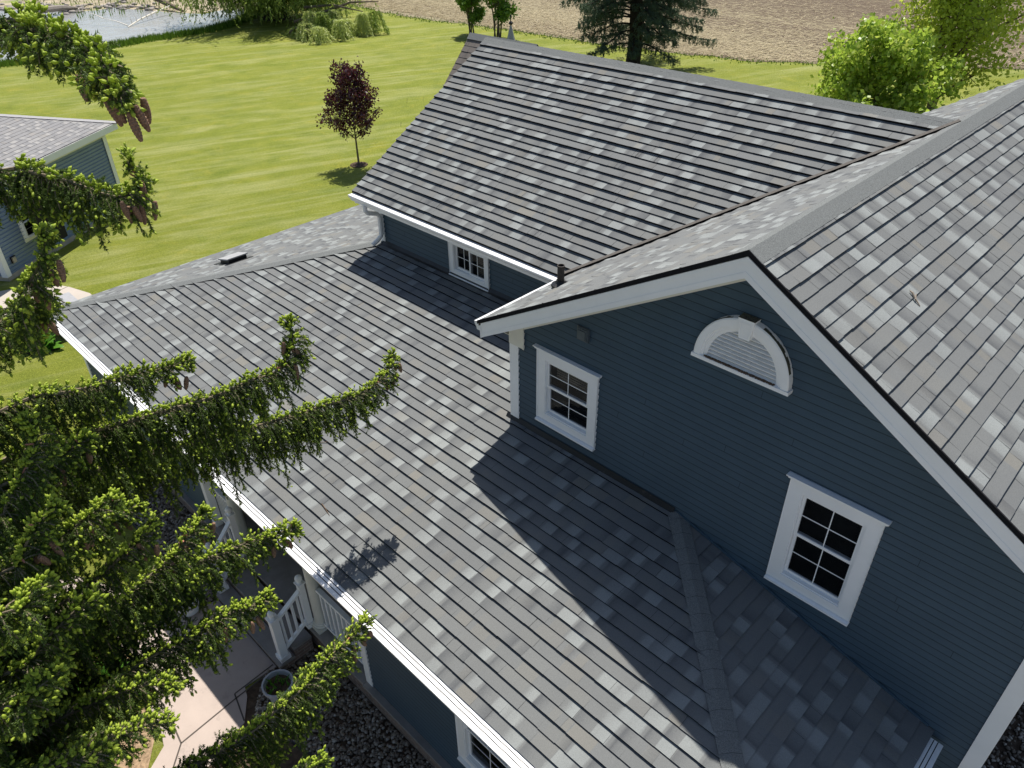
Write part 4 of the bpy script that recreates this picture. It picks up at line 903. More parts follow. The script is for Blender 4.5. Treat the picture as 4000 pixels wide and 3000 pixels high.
# ------------------------------------------------------------------ yard things
def air_con():
    o = thing('air_conditioner', 'grey metal air conditioner cabinet standing on the side walk beyond the porch roof corner', 'air conditioner', (-18.2, -1.75, G+.02))
    b = MB(); b.box((-18.62, -2.12, G+.02), (-17.92, -1.42, G+.10)); b.build('pad', 'concrete_grey', o)
    b = MB(); b.box((-18.58, -2.08, G+.10), (-17.96, -1.46, G+.86)); b.build('cabinet', 'acbody', o)
    b = MB()
    for k in range(12): b.box((-18.585, -2.087, G+.16+k*.055), (-17.955, -2.081, G+.18+k*.055)); b.box((-17.959, -2.08, G+.16+k*.055), (-17.953, -1.46, G+.18+k*.055))
    b.build('grille', 'vent_black', o)
    b = MB(); b.box((-18.6, -2.1, G+.86), (-17.94, -1.44, G+.885)); b.build('top_panel', 'vent_top', o)
air_con()
def planter(x, y, label, flowers=True, rim='white', r=.23, hh=.34):
    o = thing('planter', label, 'planter', (x, y, G+.03))
    b = MB(); b.lathe((x, y, G+.03), [(r*.62, 0), (r*.68, .02), (r*.9, hh*.85), (r, hh*.86), (r, hh), (r-.025, hh), (r-.04, hh*.8), (.01, hh*.79)], 28); b.build('pot', rim, o, smooth=False)
    b = MB(); b.lathe((x, y, G+.03), [(r-.045, hh*.80), (r*.5, hh*.84), (.01, hh*.86)], 20); b.build('soil', 'soil', o)
    pts = [(x+rnd.gauss(0, r*.4), y+rnd.gauss(0, r*.4), G+.03+hh*.8) for _ in range(90 if flowers else 30)]
    pts = [p for p in pts if math.hypot(p[0]-x, p[1]-y) < r*.85]; blades('plant', pts, .14, .05, 'hosta', '', '', .9, o)
    if flowers:
        b = MB()
        for k in range(3): b.lathe((x-.09+k*.03, y+.05-k*.02, G+.03+hh+.04+k*.01), [(.005, 0), (.025, .012), (.02, .025), (.004, .03)], 8)
        b.build('flower', 'red', o)
planter(-6.98, -3.93, 'white round planter with a red flower, on the pebbles left of the steps')
M['rimgrey'] = simple('grey_plastic', (.42, .43, .46), .5)
planter(-4.47, -3.72, 'grey rimmed round planter on the pebbles right of the steps', False, 'rimgrey')

def leafplant(x, y, n, h, label, group=None, m='hosta', name='hosta'):
    V = []; F = []
    for k in range(n):
        an = rnd.uniform(0, 6.28); el = rnd.uniform(.25, 1.2); L = h*rnd.uniform(.6, 1.15); wd = L*.22; d = Vector((math.cos(an)*math.cos(el), math.sin(an)*math.cos(el), math.sin(el))); s = Vector((-math.sin(an), math.cos(an), 0))*wd
        b0 = Vector((x+rnd.gauss(0, h*.18), y+rnd.gauss(0, h*.18), G+.02)); m1 = b0+d*L*.45; m2 = b0+d*L*.8-Vector((0, 0, L*.06)); t = b0+d*L-Vector((0, 0, L*.22)); i = len(V)
        V += [b0-s*.15, b0+s*.15, m1+s, m1-s, m2+s*.8, m2-s*.8, t]; F += [(i, i+1, i+2), (i, i+2, i+3), (i+3, i+2, i+4), (i+3, i+4, i+5), (i+5, i+4, i+6)]
    o = trimesh(name, [tuple(v) for v in V], F, m); return tag(o, label, 'plant', group)
for k, (x, y) in enumerate([(-18.8, -2.7), (-18.3, -2.8), (-17.8, -2.65)]):
    leafplant(x, y, 70, .45, ['leafy green plant in the dark bed beyond the far porch roof corner, leftmost', 'leafy green plant in the dark bed by the far porch roof corner, middle', 'leafy green plant in the dark bed closest to the white gutter corner'][k], 'leafy plants in the far flower bed')
for k, (x, y) in enumerate([(-7.9, -6.25), (-7.3, -6.0), (-7.0, -6.6), (-6.4, -5.55), (-6.5, -6.2), (-6.0, -6.6)]):
    leafplant(x, y, 150, .55, 'bright green hosta in mulch beneath the big spruce, ' + ['farthest left at the walk edge', 'second from the upper left', 'lower left of the bed', 'nearest the sunlit walk', 'in the middle of the bed', 'lowest right in the bed'][k], 'hostas beneath the big spruce')
# fallen log and driftwood in the pond
def log(pts, rad, label, br, m, name='fallen_log'):
    b = MB(); b.tube(pts, rad, 8)
    for p, q, r in br: b.tube([p, Vector(p).lerp(Vector(q), .5)+Vector((.1, 0, .08)), q], [r, r*.7, r*.3], 5)
    return tag(b.build(name, m), label, 'log')
z_ = G+.15
log([(-72.8, 14.2, z_+.3), (-74, 16.2, z_+.5), (-75.2, 18.0, z_+.35), (-76, 19.6, z_+.1)], [.2, .26, .24, .1], 'short dark bleached log at the far water edge of the pond', [((-73, 14.6, z_+.4), (-71.6, 13.6, z_-.1), .12), ((-74, 16, z_+.4), (-73.2, 16.1, z_-.1), .1)], 'driftwood')
log([(-76.5, 22.4, z_+.6), (-75.2, 24.2, z_+.9), (-72.4, 25.0, z_+.7), (-69.6, 25.0, z_+.35), (-67.4, 25.2, z_)], [.1, .2, .24, .22, .1], 'long curved dead trunk lying along the far bank', [((-71.5, 25, z_+.5), (-69.5, 24.0, z_+.0), .08), ((-70, 25, z_+.4), (-69.2, 26, z_+.7), .07)], 'bark')
M['bleach'] = simple('bleached_branch', (.72, .68, .6), .9)
log([(-64.0, 19.0, z_-.1), (-65.2, 20.4, z_+.1), (-66.6, 22.4, z_+.3), (-67.6, 24.2, z_+.5)], [.04, .06, .07, .04], 'pale bare branch sticking out of the pond water', [((-64, 19, z_), (-66.2, 18.1, z_+.4), .05), ((-66.2, 18.1, z_+.4), (-68, 17.6, z_+.7), .04)]+[((-64.6-k*.42, 19.6+k*.6, z_), (-64.7-k*.42, 19.5+k*.6, z_+.6), .03) for k in range(6)], 'bleach', 'fallen_branch')
# grey conical spire behind the far ridge
sp_ = thing('spire', 'small grey conical spire with dark knob standing behind the far ridge', 'spire', (-16.3, 13.35, G))
b = MB(); b.lathe((-16.3, 13.35, -2.6), [(.30, 0), (.145, .50), (.02, .98)], 8); b.build('cone', 'spire', sp_)
b = MB(); b.lathe((-16.3, 13.35, -1.64), [(.02, 0), (.07, .05), (.07, .09), (.02, .13), (.018, .24), (.04, .27), (.01, .33)], 10); b.build('knob', 'vent_black', sp_)
b = MB(); b.tube([(-16.3, 13.35, G), (-16.3, 13.35, -2.6)], .1, 8); b.build('post', 'bark', sp_)

# ------------------------------------------------------------------ trees
def leaf_cloud(centres, per, spread, size, asp=1.0, flat=.0):
    C = np.repeat(np.asarray(centres, float), per, axis=0); n = len(C)
    C = C+rng.normal(0, 1, (n, 3))*spread
    a = rng.normal(0, 1, (n, 3)); a /= np.linalg.norm(a, axis=1)[:, None]
    nrm = rng.normal(0, 1, (n, 3)); nrm[:, 2] += flat; bb = np.cross(a, nrm); bb /= np.linalg.norm(bb, axis=1)[:, None]+1e-9
    s = size*rng.uniform(.6, 1.3, (n, 1)); a = a*s; bb = bb*s*asp*.5
    V = np.stack([C-a*.5, C+bb, C+a*.5, C-bb], 1).reshape(-1, 3); F = np.arange(4*n).reshape(-1, 4); return V, F
def broadleaf(name, label, cat, base, H, crown0, rad, shape, m, bark='bark', limbs=26, per=26, size=.12, spread=.16, tr=.08, lean=(0, 0), seed=1, step=.28, asp=.7, multi=1, updir=.5):
    rn = random.Random(seed); root = thing(name, label, cat, base); bx, by, bz = base; b = MB(); cen = []
    for mnum in range(multi):
        ox, oy = (0, 0) if multi == 1 else (rn.uniform(-.3, .3), rn.uniform(-.3, .3)); ll = (lean[0]+(rn.uniform(-.12, .12) if multi > 1 else 0), lean[1]+(rn.uniform(-.12, .12) if multi > 1 else 0))
        K = 10; tp = [Vector((bx+ox+ll[0]*H*t+rn.uniform(-.02, .02)*H*t*.5, by+oy+ll[1]*H*t, bz+H*.93*t)) for t in [i/K for i in range(K+1)]]
        b.tube(tp, [tr*(1-.88*i/K) for i in range(K+1)], 8)
        for i in range(limbs//multi):
            t = crown0+(1-crown0)*((i+.5)/(limbs//multi))**.9; p = tp[0].lerp(tp[-1], t) if False else tp[min(K, int(t*K))]
            h = (t-crown0)/(1-crown0); L = rad*shape(h)*rn.uniform(.62, 1.18); an = i*2.4+rn.uniform(-.5, .5); upd = updir+.5*h
            d = Vector((math.cos(an), math.sin(an), upd)).normalized(); q = []; cur = Vector(p); k = max(2, int(L/step))
            for j in range(k+1):
                q.append(cur.copy()); cur = cur+d*(L/k); d = (d+Vector((rn.gauss(0, .12), rn.gauss(0, .12), rn.gauss(.02, .08)))).normalized()
                if j >= k*.3:
                    cen.append(cur.copy())
                    for _ in range(2):
                        sd = Vector((rn.gauss(0, 1), rn.gauss(0, 1), rn.gauss(.2, .6))).normalized()*rn.uniform(.2, .42)*L*(1-.55*j/k); e = cur+sd; b.tube([cur, e], [tr*.09, tr*.03], 4, cap=False); cen += [e, cur.lerp(e, .6)]
            b.tube(q, [tr*.42*(1-h*.5)*(1-.85*j/k) for j in range(k+1)], 5, cap=False)
        cen += [tp[-1]+Vector((0, 0, .06*H*s)) for s in (0, .5, 1)]
    b.build('trunk', bark, root)
    V, F = leaf_cloud([tuple(c) for c in cen], per, spread, size, asp)
    trimesh('crown', V, F, m, root); return root, cen
egg = lambda h: (math.sin(math.pi*min(1, max(0, .12+h*.88)))**.7)*(1-.35*h)+.05
broadleaf('plum_tree', 'young purple leaved tree alone on the lawn with a thin bare trunk', 'tree', (-23.59, 11.64, G), 3.85, .30, 1.25, lambda h: (1.0-.62*h)*(1 if h > .08 else .85), 'plum', limbs=44, per=14, size=.10, spread=.10, tr=.045, seed=5, step=.22, updir=.75)
b = MB(); b.lathe((-23.59, 11.64, G), [(.38, .004), (.36, .02), (.1, .03), (.02, .03)], 14); struct(b.build('tree_soil', 'soil'))
broadleaf('maple_tree', 'round bright green leafy maple behind the ridge, in front of the taller loose birch', 'tree', (-9.3, 27.8, G), 4.15, .08, 2.5, lambda h: math.sin(math.pi*(.28+.68*h))**.6, 'maple', limbs=46, per=17, size=.21, spread=.2, tr=.16, seed=9, step=.35, updir=.5)
broadleaf('birch_tree', 'tall airy yellow green birch rising behind the round maple', 'tree', (-8.6, 33.6, G), 10.5, .08, 3.7, lambda h: math.sin(math.pi*(.25+.7*h))**.7, 'birch', limbs=84, per=15, size=.19, spread=.42, tr=.2, seed=14, step=.5, multi=3, updir=.9)
for (x, y, hgt, r, lb, sd_) in ((-41.0, 34.3, 3.1, .9, 'smaller lilac shrub with bare stems, left of the bigger one by the field', 3), (-38.6, 34.8, 4.0, 1.45, 'larger lilac shrub with dark flower spikes beside the field', 4)):
    root, cen = broadleaf('lilac_bush', lb, 'shrub', (x, y, G), hgt, .22, r*1.15, lambda h: .7+.45*math.sin(math.pi*h), 'lilac', limbs=42, per=12, size=.19, spread=.14, tr=.06, seed=sd_, multi=6, step=.3, updir=1.1)
    top = sorted(cen, key=lambda c: -c.z)[:60]; fl_ = [tuple(c+Vector((0, 0, .12))) for c in top if rnd.random() < .45]
    V, F = leaf_cloud(fl_, 14, .07, .09, .8); trimesh('flowers', V, F, 'lilac_flower', root)

# ---- needle machinery
def needles(P0, P1, per_m, ln, wd, fwd=.7):
    P0, P1 = np.asarray(P0), np.asarray(P1); D = P1-P0; L = np.linalg.norm(D, axis=1); k = np.maximum(1, (L*per_m).astype(int)); idx = np.repeat(np.arange(len(L)), k); n = len(idx)
    ax = D[idx]/(L[idx][:, None]+1e-9); base = P0[idx]+D[idx]*rng.random((n, 1))
    r = rng.normal(0, 1, (n, 3)); r -= ax*(r*ax).sum(1)[:, None]; r /= np.linalg.norm(r, axis=1)[:, None]+1e-9
    d = ax*fwd+r; d /= np.linalg.norm(d, axis=1)[:, None]; l = ln*rng.uniform(.7, 1.15, (n, 1)); s = np.cross(d, rng.normal(0, 1, (n, 3))); s /= np.linalg.norm(s, axis=1)[:, None]+1e-9
    V = np.stack([base-s*wd/2, base+s*wd/2, base+d*l], 1).reshape(-1, 3); return V
def spindles(C, D, L, r):
    C, D, L = np.asarray(C), np.asarray(D), np.asarray(L)[:, None]; n = len(C); D = D/np.linalg.norm(D, axis=1)[:, None]
    a = np.cross(D, rng.normal(0, 1, (n, 3))); a /= np.linalg.norm(a, axis=1)[:, None]; b = np.cross(D, a); rr = (L*r)
    rows = [C]; ks = 5
    for t, q in ((.25, .8), (.65, 1.0)):
        for j in range(ks):
            an = 2*math.pi*j/ks+t; rows.append(C+D*L*t+(a*math.cos(an)+b*math.sin(an))*rr*q)
    rows.append(C+D*L*1.05); V = np.stack(rows, 1)
    f = [(0, 1+(j+1) % ks, 1+j) for j in range(ks)]
    for j in range(ks): j2 = (j+1) % ks; f += [(1+j, 1+j2, 6+j2), (1+j, 6+j2, 6+j)]
    f += [(6+j, 6+(j+1) % ks, 11) for j in range(ks)]
    F = (np.array(f)[None]+12*np.arange(n)[:, None, None]).reshape(-1, 3); return V.reshape(-1, 3), F
def curve(pts, step):
    P = [Vector(p) for p in pts]; out = []
    for i in range(len(P)-1):
        a = P[i-1] if i else P[0]*2-P[1]; b_, c = P[i], P[i+1]; d = P[i+2] if i+2 < len(P) else P[-1]*2-P[-2]; k = max(1, int((c-b_).length/step))
        for j in range(k):
            t = j/k; out.append(.5*((2*b_)+(c-a)*t+(2*a-5*b_+4*c-d)*t*t+(3*b_-a-3*c+d)*t**3))
    out.append(P[-1]); return out
def cone_mesh(name, p, L, r, m, parent, tilt):
    b = MB(); prof = []; K = 18
    for i in range(K+1):
        t = i/K; q = r*(math.sin(math.pi*min(1, .12+t*.83))**.55); prof.append((max(.002, q*(1.0 if i % 2 else .84)), -L*t))
    b.lathe(p, prof, 9, tilt=tilt)
    return b.build(name, m, parent, smooth=False)
NT = 0
def spruce_branch(root, pts, rn, dens=1.0, ncone=0, young=0, rbase=.035, drop=.55, vis=True, shoots=1.0, start=.12):
    """pts from tip to trunk"""
    C = curve(pts[::-1], .04); n = len(C); acc = [0]
    for i in range(1, n): acc.append(acc[-1]+(C[i]-C[i-1]).length)
    T = acc[-1]; b = MB(); st = 3; idx = list(range(0, n, st))+([n-1] if (n-1) % st else [])
    b.tube([C[i] for i in idx], [max(.004, rbase*(1-acc[i]/T)**.8+.004) for i in idx], 6)
    S0, S1, SC, SD, SL = [], [], [], [], []; UP = Vector((0, 0, 1))
    def seg(p, q): S0.append(tuple(p)); S1.append(tuple(q))
    def shoot(p, d, L): SC.append(tuple(p)); SD.append(tuple(d)); SL.append(L)
    s = T*start; side = 1
    while s < T:
        i = min(n-2, max(1, next((k for k in range(n) if acc[k] >= s), n-2))); p = C[i]; tan = (C[i+1]-C[i-1]).normalized(); sd = tan.cross(UP); sd = sd.normalized() if sd.length > .05 else Vector((1, 0, 0))
        rem = T-s; Lb = min(drop, .05+rem*.33)*rn.uniform(.6, 1.2); tw = min(1, .4+rem*1.1)
        if rn.random() < .09: Lb *= 1.65
        side = -side; d = (sd*side*rn.uniform(.2, .8)*tw+tan*rn.uniform(.1, .7)+UP*rn.uniform(-.5, .25)).normalized(); cur = Vector(p); q = [cur.copy()]; k = max(2, int(Lb/.036)); drp = rn.uniform(.25, .5)
        for j in range(k):
            nx = cur+d*(Lb/k); seg(cur, nx); 
            if j > 0 or Lb < .15:
                for sg in (-1, 1):
                    if rn.random() < .85:
                        td = d.cross(Vector((rn.gauss(0, 1), rn.gauss(0, 1), rn.gauss(0, 1)))).normalized(); tl = rn.uniform(.05, .12)*(1.15-.5*j/k)*tw; dd = (d*.9+td*.55+Vector((0, 0, -.35))).normalized(); e = nx+dd*tl; seg(nx, e)
                        if rn.random() < .25*shoots: shoot(e-dd*.008, dd+Vector((rn.gauss(0, .3), rn.gauss(0, .3), rn.gauss(.35, .35))), rn.uniform(.030, .052))
            cur = nx; q.append(cur.copy()); d = (d+Vector((0, 0, -drp))+Vector((rn.gauss(0, .08), rn.gauss(0, .08), 0))).normalized()
        b.tube(q, [.0045]*len(q), 3, cap=False)
        if rn.random() < .9*shoots: shoot(cur, d+Vector((rn.gauss(0, .2), rn.gauss(0, .2), rn.gauss(.2, .2))), rn.uniform(.03, .05))
        # short upright twigs on top of the limb
        if rn.random() < .62*shoots:
            td = (tan*.5+UP*rn.uniform(.5, 1.2)+sd*rn.gauss(0, .5)).normalized(); tl = rn.uniform(.02, .10); seg(p, p+td*tl)
            for _ in range(rn.choice([2, 3, 4])): shoot(p+td*tl*rn.uniform(.7, 1), td+Vector((rn.gauss(0, .5), rn.gauss(0, .5), rn.gauss(0, .3))), rn.uniform(.028, .05))
        s += rn.uniform(.006, .015)/dens
    for k in range(max(1, int(T*.7/.04)), n-1): seg(C[min(k, n-2)], C[min(k+1, n-1)])
    tip = C[-1]; td = (C[-1]-C[-3]).normalized()
    for _ in range(4): shoot(tip, td+Vector((rn.gauss(0, .4), rn.gauss(0, .4), rn.gauss(.2, .3))), rn.uniform(.035, .055))
    br = b.build('branch', 'limb', root)
    V = needles(S0, S1, 330 if vis else 90, .021 if vis else .035, .0078 if vis else .012)
    tag(trimesh('needles', V, np.arange(len(V)).reshape(-1, 3), 'needle', br), None, None, kind='stuff'); global NT; NT += len(V)//3
    if SC:
        V, F = spindles(SC, SD, SL, .25); tag(trimesh('new_shoots', V, F, 'shoot', br, smooth=True), None, None, kind='stuff')
    for k in range(ncone):
        f = n-2-int(rn.uniform(.02, .34)/.04); f = max(3, f); p = C[f]+Vector((rn.gauss(.05, .035), rn.gauss(-.01, .05), -rn.uniform(.03, .10)))
        ti = Matrix.Rotation(rn.uniform(-.3, .3), 3, 'X') @ Matrix.Rotation(rn.uniform(-.3, .3), 3, 'Y'); cone_mesh('cone', p, rn.uniform(.12, .155), .024, 'cone', br, ti)
    for k in range(young):
        p = C[max(3, n-2-int(rn.uniform(0, .5)/.04))]+Vector((0, 0, .02)); ti = Matrix.Rotation(rn.uniform(1.2, 2.6), 3, Vector((rn.gauss(0, 1), rn.gauss(0, 1), 0)).normalized()); cone_mesh('young_cone', p, .055, .007, 'cone_young', br, ti)
    return br
BR = [
 ([(-1.34, -4.54, 1.81), (-1.46, -4.53, 1.91), (-1.74, -4.5, 2.0), (-2.02, -4.53, 2.04), (-2.4, -4.57, 2.04), (-2.77, -4.6, 2.04)], 9, 0, 1.0),
 ([(-2.76, -4.13, 1.14), (-2.75, -4.12, 0.94), (-2.8, -4.17, 0.87), (-2.93, -4.27, 0.85), (-3.14, -4.37, 0.9), (-3.34, -4.47, 0.94), (-3.58, -4.58, 0.95), (-3.81, -4.7, 0.94)], 6, 2, 1.0),
 ([(-2.45, -4.86, 0.91), (-2.5, -4.92, 0.73), (-2.57, -5.03, 0.57), (-2.68, -5.14, 0.4), (-2.79, -5.25, 0.26)], 4, 0, 1.0),
 ([(-2.77, -4.91, 0.32), (-2.87, -5.0, 0.27), (-3.03, -5.11, 0.2), (-3.17, -5.18, 0.13)], 4, 0, 1.0),
 ([(-3.3, -3.95, -0.84), (-3.42, -4.21, -0.88), (-3.53, -4.41, -0.89), (-3.68, -4.69, -0.94), (-3.83, -4.95, -0.96), (-4.05, -5.2, -1.03)], 4, 0, 1.0),
 ([(-3.28, -2.97, -0.83), (-3.18, -3.01, -1.03), (-3.19, -3.22, -1.26), (-3.32, -3.46, -1.32), (-3.49, -3.78, -1.43), (-3.67, -4.09, -1.49), (-3.84, -4.39, -1.54), (-4.06, -4.76, -1.6), (-4.25, -5.12, -1.66), (-4.46, -5.5, -1.77)], 6, 2, 1.1),
 ([(-3.72, -1.51, -2.09), (-3.64, -1.67, -2.23), (-3.69, -2.04, -2.39), (-3.84, -2.47, -2.41), (-3.97, -2.88, -2.42), (-4.12, -3.27, -2.44), (-4.26, -3.64, -2.43), (-4.38, -4.01, -2.42), (-4.54, -4.59, -2.38), (-4.62, -5.25, -2.39), (-4.74, -5.66, -2.44)], 5, 3, 1.1),
 ([(-2.32, -3.79, -2.36), (-2.38, -3.95, -2.36), (-2.47, -4.19, -2.36), (-2.53, -4.55, -2.33), (-2.59, -4.97, -2.3), (-2.57, -5.42, -2.38), (-2.62, -5.78, -2.5), (-2.64, -6.17, -2.62), (-2.66, -6.37, -2.72)], 3, 2, 1.2),
 ([(-1.89, -4.34, -2.53), (-1.95, -4.52, -2.53), (-2.02, -4.75, -2.52), (-2.08, -4.94, -2.57), (-2.15, -5.21, -2.62), (-2.25, -5.58, -2.71), (-2.4, -6.01, -2.85), (-2.64, -6.48, -3.02)], 3, 0, 1.2),
 ([(-1.6, -3.65, -3.19), (-1.58, -3.86, -3.27), (-1.6, -4.15, -3.35), (-1.57, -4.44, -3.45), (-1.62, -4.67, -3.53), (-1.64, -4.86, -3.61), (-1.72, -5.19, -3.67), (-1.83, -5.51, -3.74), (-1.97, -5.88, -3.84)], 5, 1, 1.0),
 ([(-0.83, -4.67, -3.37), (-0.87, -4.88, -3.45), (-0.96, -5.14, -3.49)], 0, 0, 1.0),
 ([(-2.45, -4.48, -1.73), (-2.4, -4.62, -1.82), (-2.4, -4.82, -1.94), (-2.42, -5.04, -2.05), (-2.49, -5.31, -2.17), (-2.68, -5.69, -2.29), (-2.96, -6.18, -2.43)], 4, 3, 1.0),
 ([(-2.28, -4.91, -1.42), (-2.24, -5.07, -1.5), (-2.29, -5.27, -1.63), (-2.38, -5.52, -1.79), (-2.52, -5.84, -1.95), (-2.71, -6.14, -2.11)], 3, 2, 1.0),
 ([(-2.99, -4.81, -1.8), (-3.03, -5.02, -1.8), (-3.08, -5.21, -1.85), (-3.18, -5.5, -1.93), (-3.41, -5.91, -2.06)], 2, 0, 1.0),
 ([(-2.14, -5.1, -0.99), (-2.16, -5.24, -1.0), (-2.23, -5.42, -1.1), (-2.33, -5.65, -1.24), (-2.51, -5.94, -1.43)], 4, 3, 1.0),
 ([(-2.43, -5.37, -0.26), (-2.36, -5.39, -0.39), (-2.33, -5.5, -0.54), (-2.38, -5.68, -0.75), (-2.49, -5.89, -0.95)], 1, 2, 1.0),
 ([(-2.92, -5.0, -0.91), (-2.92, -5.16, -0.95), (-3.01, -5.36, -1.04), (-3.19, -5.65, -1.16)], 2, 2, 1.0),
 ([(-1.48, -5.34, -2.3), (-1.57, -5.47, -2.23), (-1.71, -5.7, -2.26), (-1.89, -6.0, -2.37), (-2.16, -6.44, -2.51)], 1, 0, 1.0),
 ([(-1.16, -5.52, -2.18), (-1.23, -5.69, -2.14), (-1.35, -5.91, -2.18), (-1.53, -6.19, -2.28), (-1.77, -6.53, -2.44)], 0, 0, 1.0),
 ([(-1.95, -5.49, -0.64), (-1.92, -5.61, -0.7), (-1.95, -5.75, -0.83), (-1.98, -5.93, -0.97)], 3, 2, 1.0),
 ([(-1.62, -5.56, -1.22), (-1.6, -5.73, -1.24), (-1.63, -5.93, -1.36), (-1.74, -6.2, -1.53)], 0, 0, 1.0),
 ([(-1.2, -5.92, -1.23), (-1.2, -6.05, -1.23), (-1.33, -6.27, -1.37)], 0, 0, 1.0),
 ([(-0.97, -5.9, -1.84), (-1.02, -6.07, -1.8), (-1.13, -6.28, -1.82), (-1.23, -6.47, -1.85)], 0, 0, 1.0),
 ([(-1.41, -5.77, -0.71), (-1.39, -5.89, -0.74), (-1.45, -6.03, -0.82)], 0, 0, 1.0),
]
TX, TY = -4.3, -8.0
def big_spruce():
    rn = random.Random(3); root = thing('spruce_tree', 'big near spruce with drooping branches, lime new shoots and brown cones', 'tree', (TX, TY, G))
    b = MB(); K = 16; b.tube([(TX+.05*math.sin(i), TY+.05*math.cos(i*1.3), G+i*1.0) for i in range(K)], [.36*(1-.055*i) for i in range(K)], 12); b.build('trunk', 'bark', root)
    drops = {0: .17, 1: .33, 2: .20, 3: .30, 4: .42, 10: .3, 15: .3, 16: .35, 19: .35, 20: .35, 23: .3}
    for bi, (pts, nc, yg, dn) in enumerate(BR):
        p = Vector(pts[-1]); d = (Vector(pts[-1])-Vector(pts[-2])).normalized(); tr = Vector((TX, TY, p.z)); D = (tr-p); Lh = D.length; tr.z = p.z+d.z*Lh*.35-.1
        mid = p.lerp(tr, .5)+Vector((0, 0, d.z*Lh*.10)); T = Lh+sum((Vector(a)-Vector(c)).length for a, c in zip(pts, pts[1:]))
        spruce_branch(root, pts+[tuple(mid), tuple(tr)], rn, dn, nc, yg, 0.006+.006*T, drops.get(bi, .52), start=.22)
    # the rest of the crown, beyond the left edge of the frame
    for k in range(44):
        z_ = -5.5+k*.27; an = R(150)+(k*2.4) % R(190); L = 4.6*(1-max(0, (z_+2))*.075)
        if L < .6: break
        d = Vector((math.cos(an), math.sin(an), 0)); t = Vector((TX, TY, z_)); pts = [t+d*L+Vector((0, 0, -.1)), t+d*L*.9+Vector((0, 0, -.35)), t+d*L*.55+Vector((0, 0, -.3)), t+d*L*.2+Vector((0, 0, -.02)), t]
        spruce_branch(root, [tuple(p) for p in pts], rn, .22, 0, 0, .05, .7, vis=False, shoots=.5)
big_spruce(); print('needles', NT)

def far_spruce():
    rn = random.Random(21); bx, by = -26.0, 33.6; root = thing('spruce_tree', 'dark blue green spruce with a thick trunk, standing by the brown field', 'tree', (bx, by, G))
    b = MB(); H = 17; b.tube([(bx+.1*math.sin(i), by, G+i) for i in range(H+1)], [.42*(1-.055*i)+.03 for i in range(H+1)], 12)
    S0, S1 = [], []
    k = 0; z_ = 1.3
    while z_ < 15.5:
        nb = 5 if z_ > 2.6 else 3
        for j in range(nb):
            an = k*1.37+j*2*math.pi/nb+rn.uniform(-.3, .3); L = 5.1*(1-(z_/17)**1.15)*rn.uniform(.72, 1.12)
            if z_ < 2: L *= .72
            d = Vector((math.cos(an), math.sin(an), 0)); s = Vector((-d.y, d.x, 0)); t = Vector((bx, by, G+z_)); C = curve([t, t+d*L*.35+Vector((0, 0, .12*L*.3)), t+d*L*.75+Vector((0, 0, -.06*L)), t+d*L+Vector((0, 0, -.12*L+.1))], .3)
            b.tube(C, [.055*(1-i/len(C))+.01 for i in range(len(C))], 5, cap=False)
            for i, p in enumerate(C):
                f = i/len(C)
                if f < .22: continue
                for q in range(4):
                    tl = (.30+1.0*(1-f))*rn.uniform(.5, 1.1)*min(1, L/3); sg = rn.choice([-1, 1]); dd = (s*sg*rn.uniform(.5, 1)+d*rn.uniform(.3, .9)+Vector((0, 0, rn.uniform(-.45, .1)))).normalized(); e = p+dd*tl; S0.append(tuple(p)); S1.append(tuple(e))
                    for _ in range(3):
                        w_ = p.lerp(e, rn.uniform(.3, 1)); e2_ = w_+Vector((rn.gauss(0, .1), rn.gauss(0, .1), -rn.uniform(.12, .38))); S0.append(tuple(w_)); S1.append(tuple(e2_))
        z_ += .36; k += 1
    b.build('trunk', 'bark_dark', root)
    V = needles(S0, S1, 62, .10, .034, .5); trimesh('crown', V, np.arange(len(V)).reshape(-1, 3), 'needle_blue', root)
far_spruce()

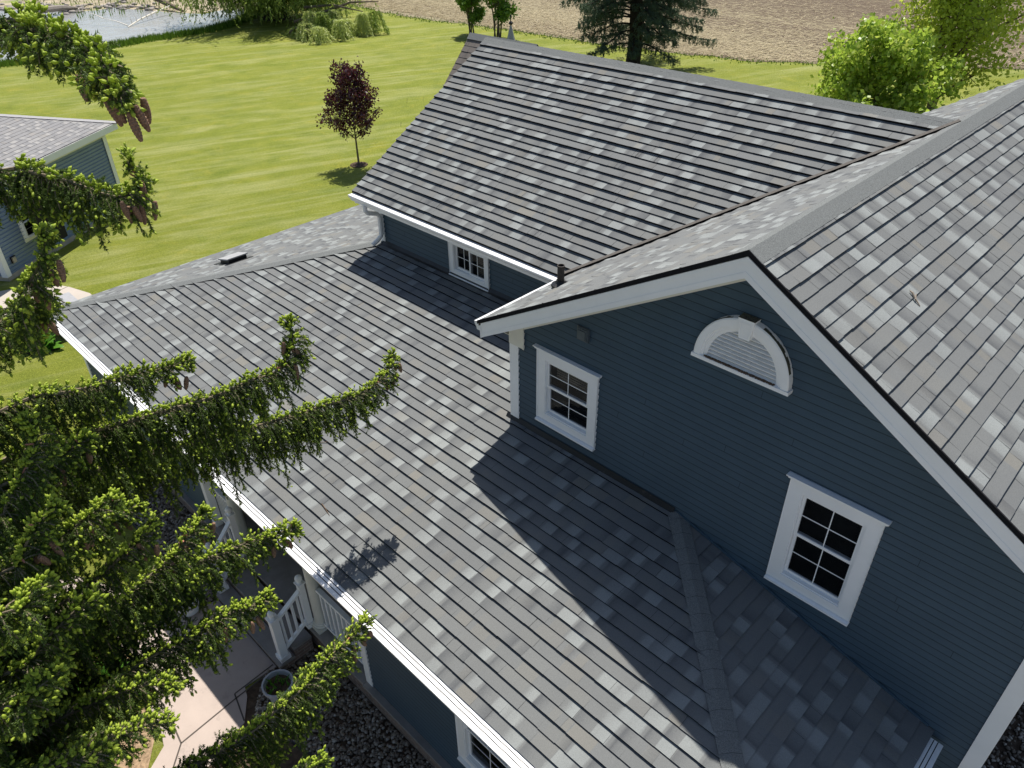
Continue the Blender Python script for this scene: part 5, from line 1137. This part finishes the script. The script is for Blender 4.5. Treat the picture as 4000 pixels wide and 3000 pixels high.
def willow():
    rn = random.Random(8); bx, by = -58.6, 28.9; root = thing('willow_tree', 'large weeping willow with a thick dark trunk beside the pond', 'tree', (bx, by, G))
    b = MB(); b.tube([(bx, by, G-.1), (bx-.1, by, G+1.2), (bx+.1, by+.2, G+3), (bx+.3, by+.3, G+5)], [1.15, .95, .85, .6], 12)
    C0, C1 = [], []
    for k in range(30):
        an = k*2.4+rn.uniform(-.3, .3); L = rn.uniform(3.2, 8.2); h = rn.uniform(4.5, 9.5); p = Vector((bx, by, G+rn.uniform(2.8, 5))); d = Vector((math.cos(an), math.sin(an), 0)); lim = curve([p, p+d*L*.4+Vector((0, 0, h*.35)), p+d*L*.8+Vector((0, 0, h*.5)), p+d*L+Vector((0, 0, h*.42))], .5)
        b.tube(lim, [.22*(1-i/len(lim))+.03 for i in range(len(lim))], 6, cap=False)
        for i, q in enumerate(lim[len(lim)//4:]):
            for _ in range(13):
                s = q+Vector((rn.gauss(0, .6), rn.gauss(0, .6), rn.gauss(0, .3))); low = G+rn.choice([rn.uniform(.4, 2.2), rn.uniform(1.5, 5)]); n_ = 7; cur = s; sw = Vector((rn.gauss(0, .05), rn.gauss(0, .05), 0))
                for j in range(n_):
                    nx = Vector((s.x, s.y, s.z+(low-s.z)*(j+1)/n_))+sw*(j+1)**1.5*1.2; C0.append(tuple(cur)); C1.append(tuple(nx)); cur = nx
    b.build('trunk', 'bark_dark', root)
    V = needles(C0, C1, 9, .26, .085, 1.4); trimesh('crown', V, np.arange(len(V)).reshape(-1, 3), 'willow', root)
    # fallen limbs on the lawn
    root = thing('brush_pile', 'heap of fallen wilting willow limbs lying on the lawn right of the willow trunk', 'brush pile', (-48.6, 27.6, G)); b = MB(); C0, C1 = [], []; D0, D1 = [], []
    for k in range(34):
        x, y = rn.uniform(-50.6, -46.6), rn.uniform(25.2, 31.0); h = rn.uniform(.5, 1.7)*(1 if y > 26 else .7); top = Vector((x, y, G+h))
        for _ in range(26):
            an = rn.uniform(0, 6.28); r = rn.uniform(.3, 1.2); e = Vector((x+math.cos(an)*r, y+math.sin(an)*r*.8, G+.05)); m_ = top.lerp(e, .4)+Vector((0, 0, .35*h)); a_, c_ = (C0, C1) if (k % 3 and y < 30) else (D0, D1); a_ += [tuple(top), tuple(m_)]; c_ += [tuple(m_), tuple(e)]
    for p, q in (((-51.5, 26.3, G+.8), (-48.5, 27.4, G+1.2)), ((-51.8, 27.5, G+1.6), (-47.4, 29.6, G+1.5)), ((-51.2, 25.6, G+.2), (-48.2, 25.4, G+.7)), ((-50, 28, G+1.4), (-48, 31.5, G+1.9))): b.tube([p, tuple((Vector(p)+Vector(q))/2+Vector((0, 0, .3))), q], [.11, .08, .03], 6)
    b.build('limbs', 'bark', root)
    V = needles(C0, C1, 26, .2, .06, 1.2); trimesh('foliage', V, np.arange(len(V)).reshape(-1, 3), 'willow_pale', root); V = needles(D0, D1, 26, .2, .06, 1.2); trimesh('foliage', V, np.arange(len(V)).reshape(-1, 3), 'willow', root)
willow()
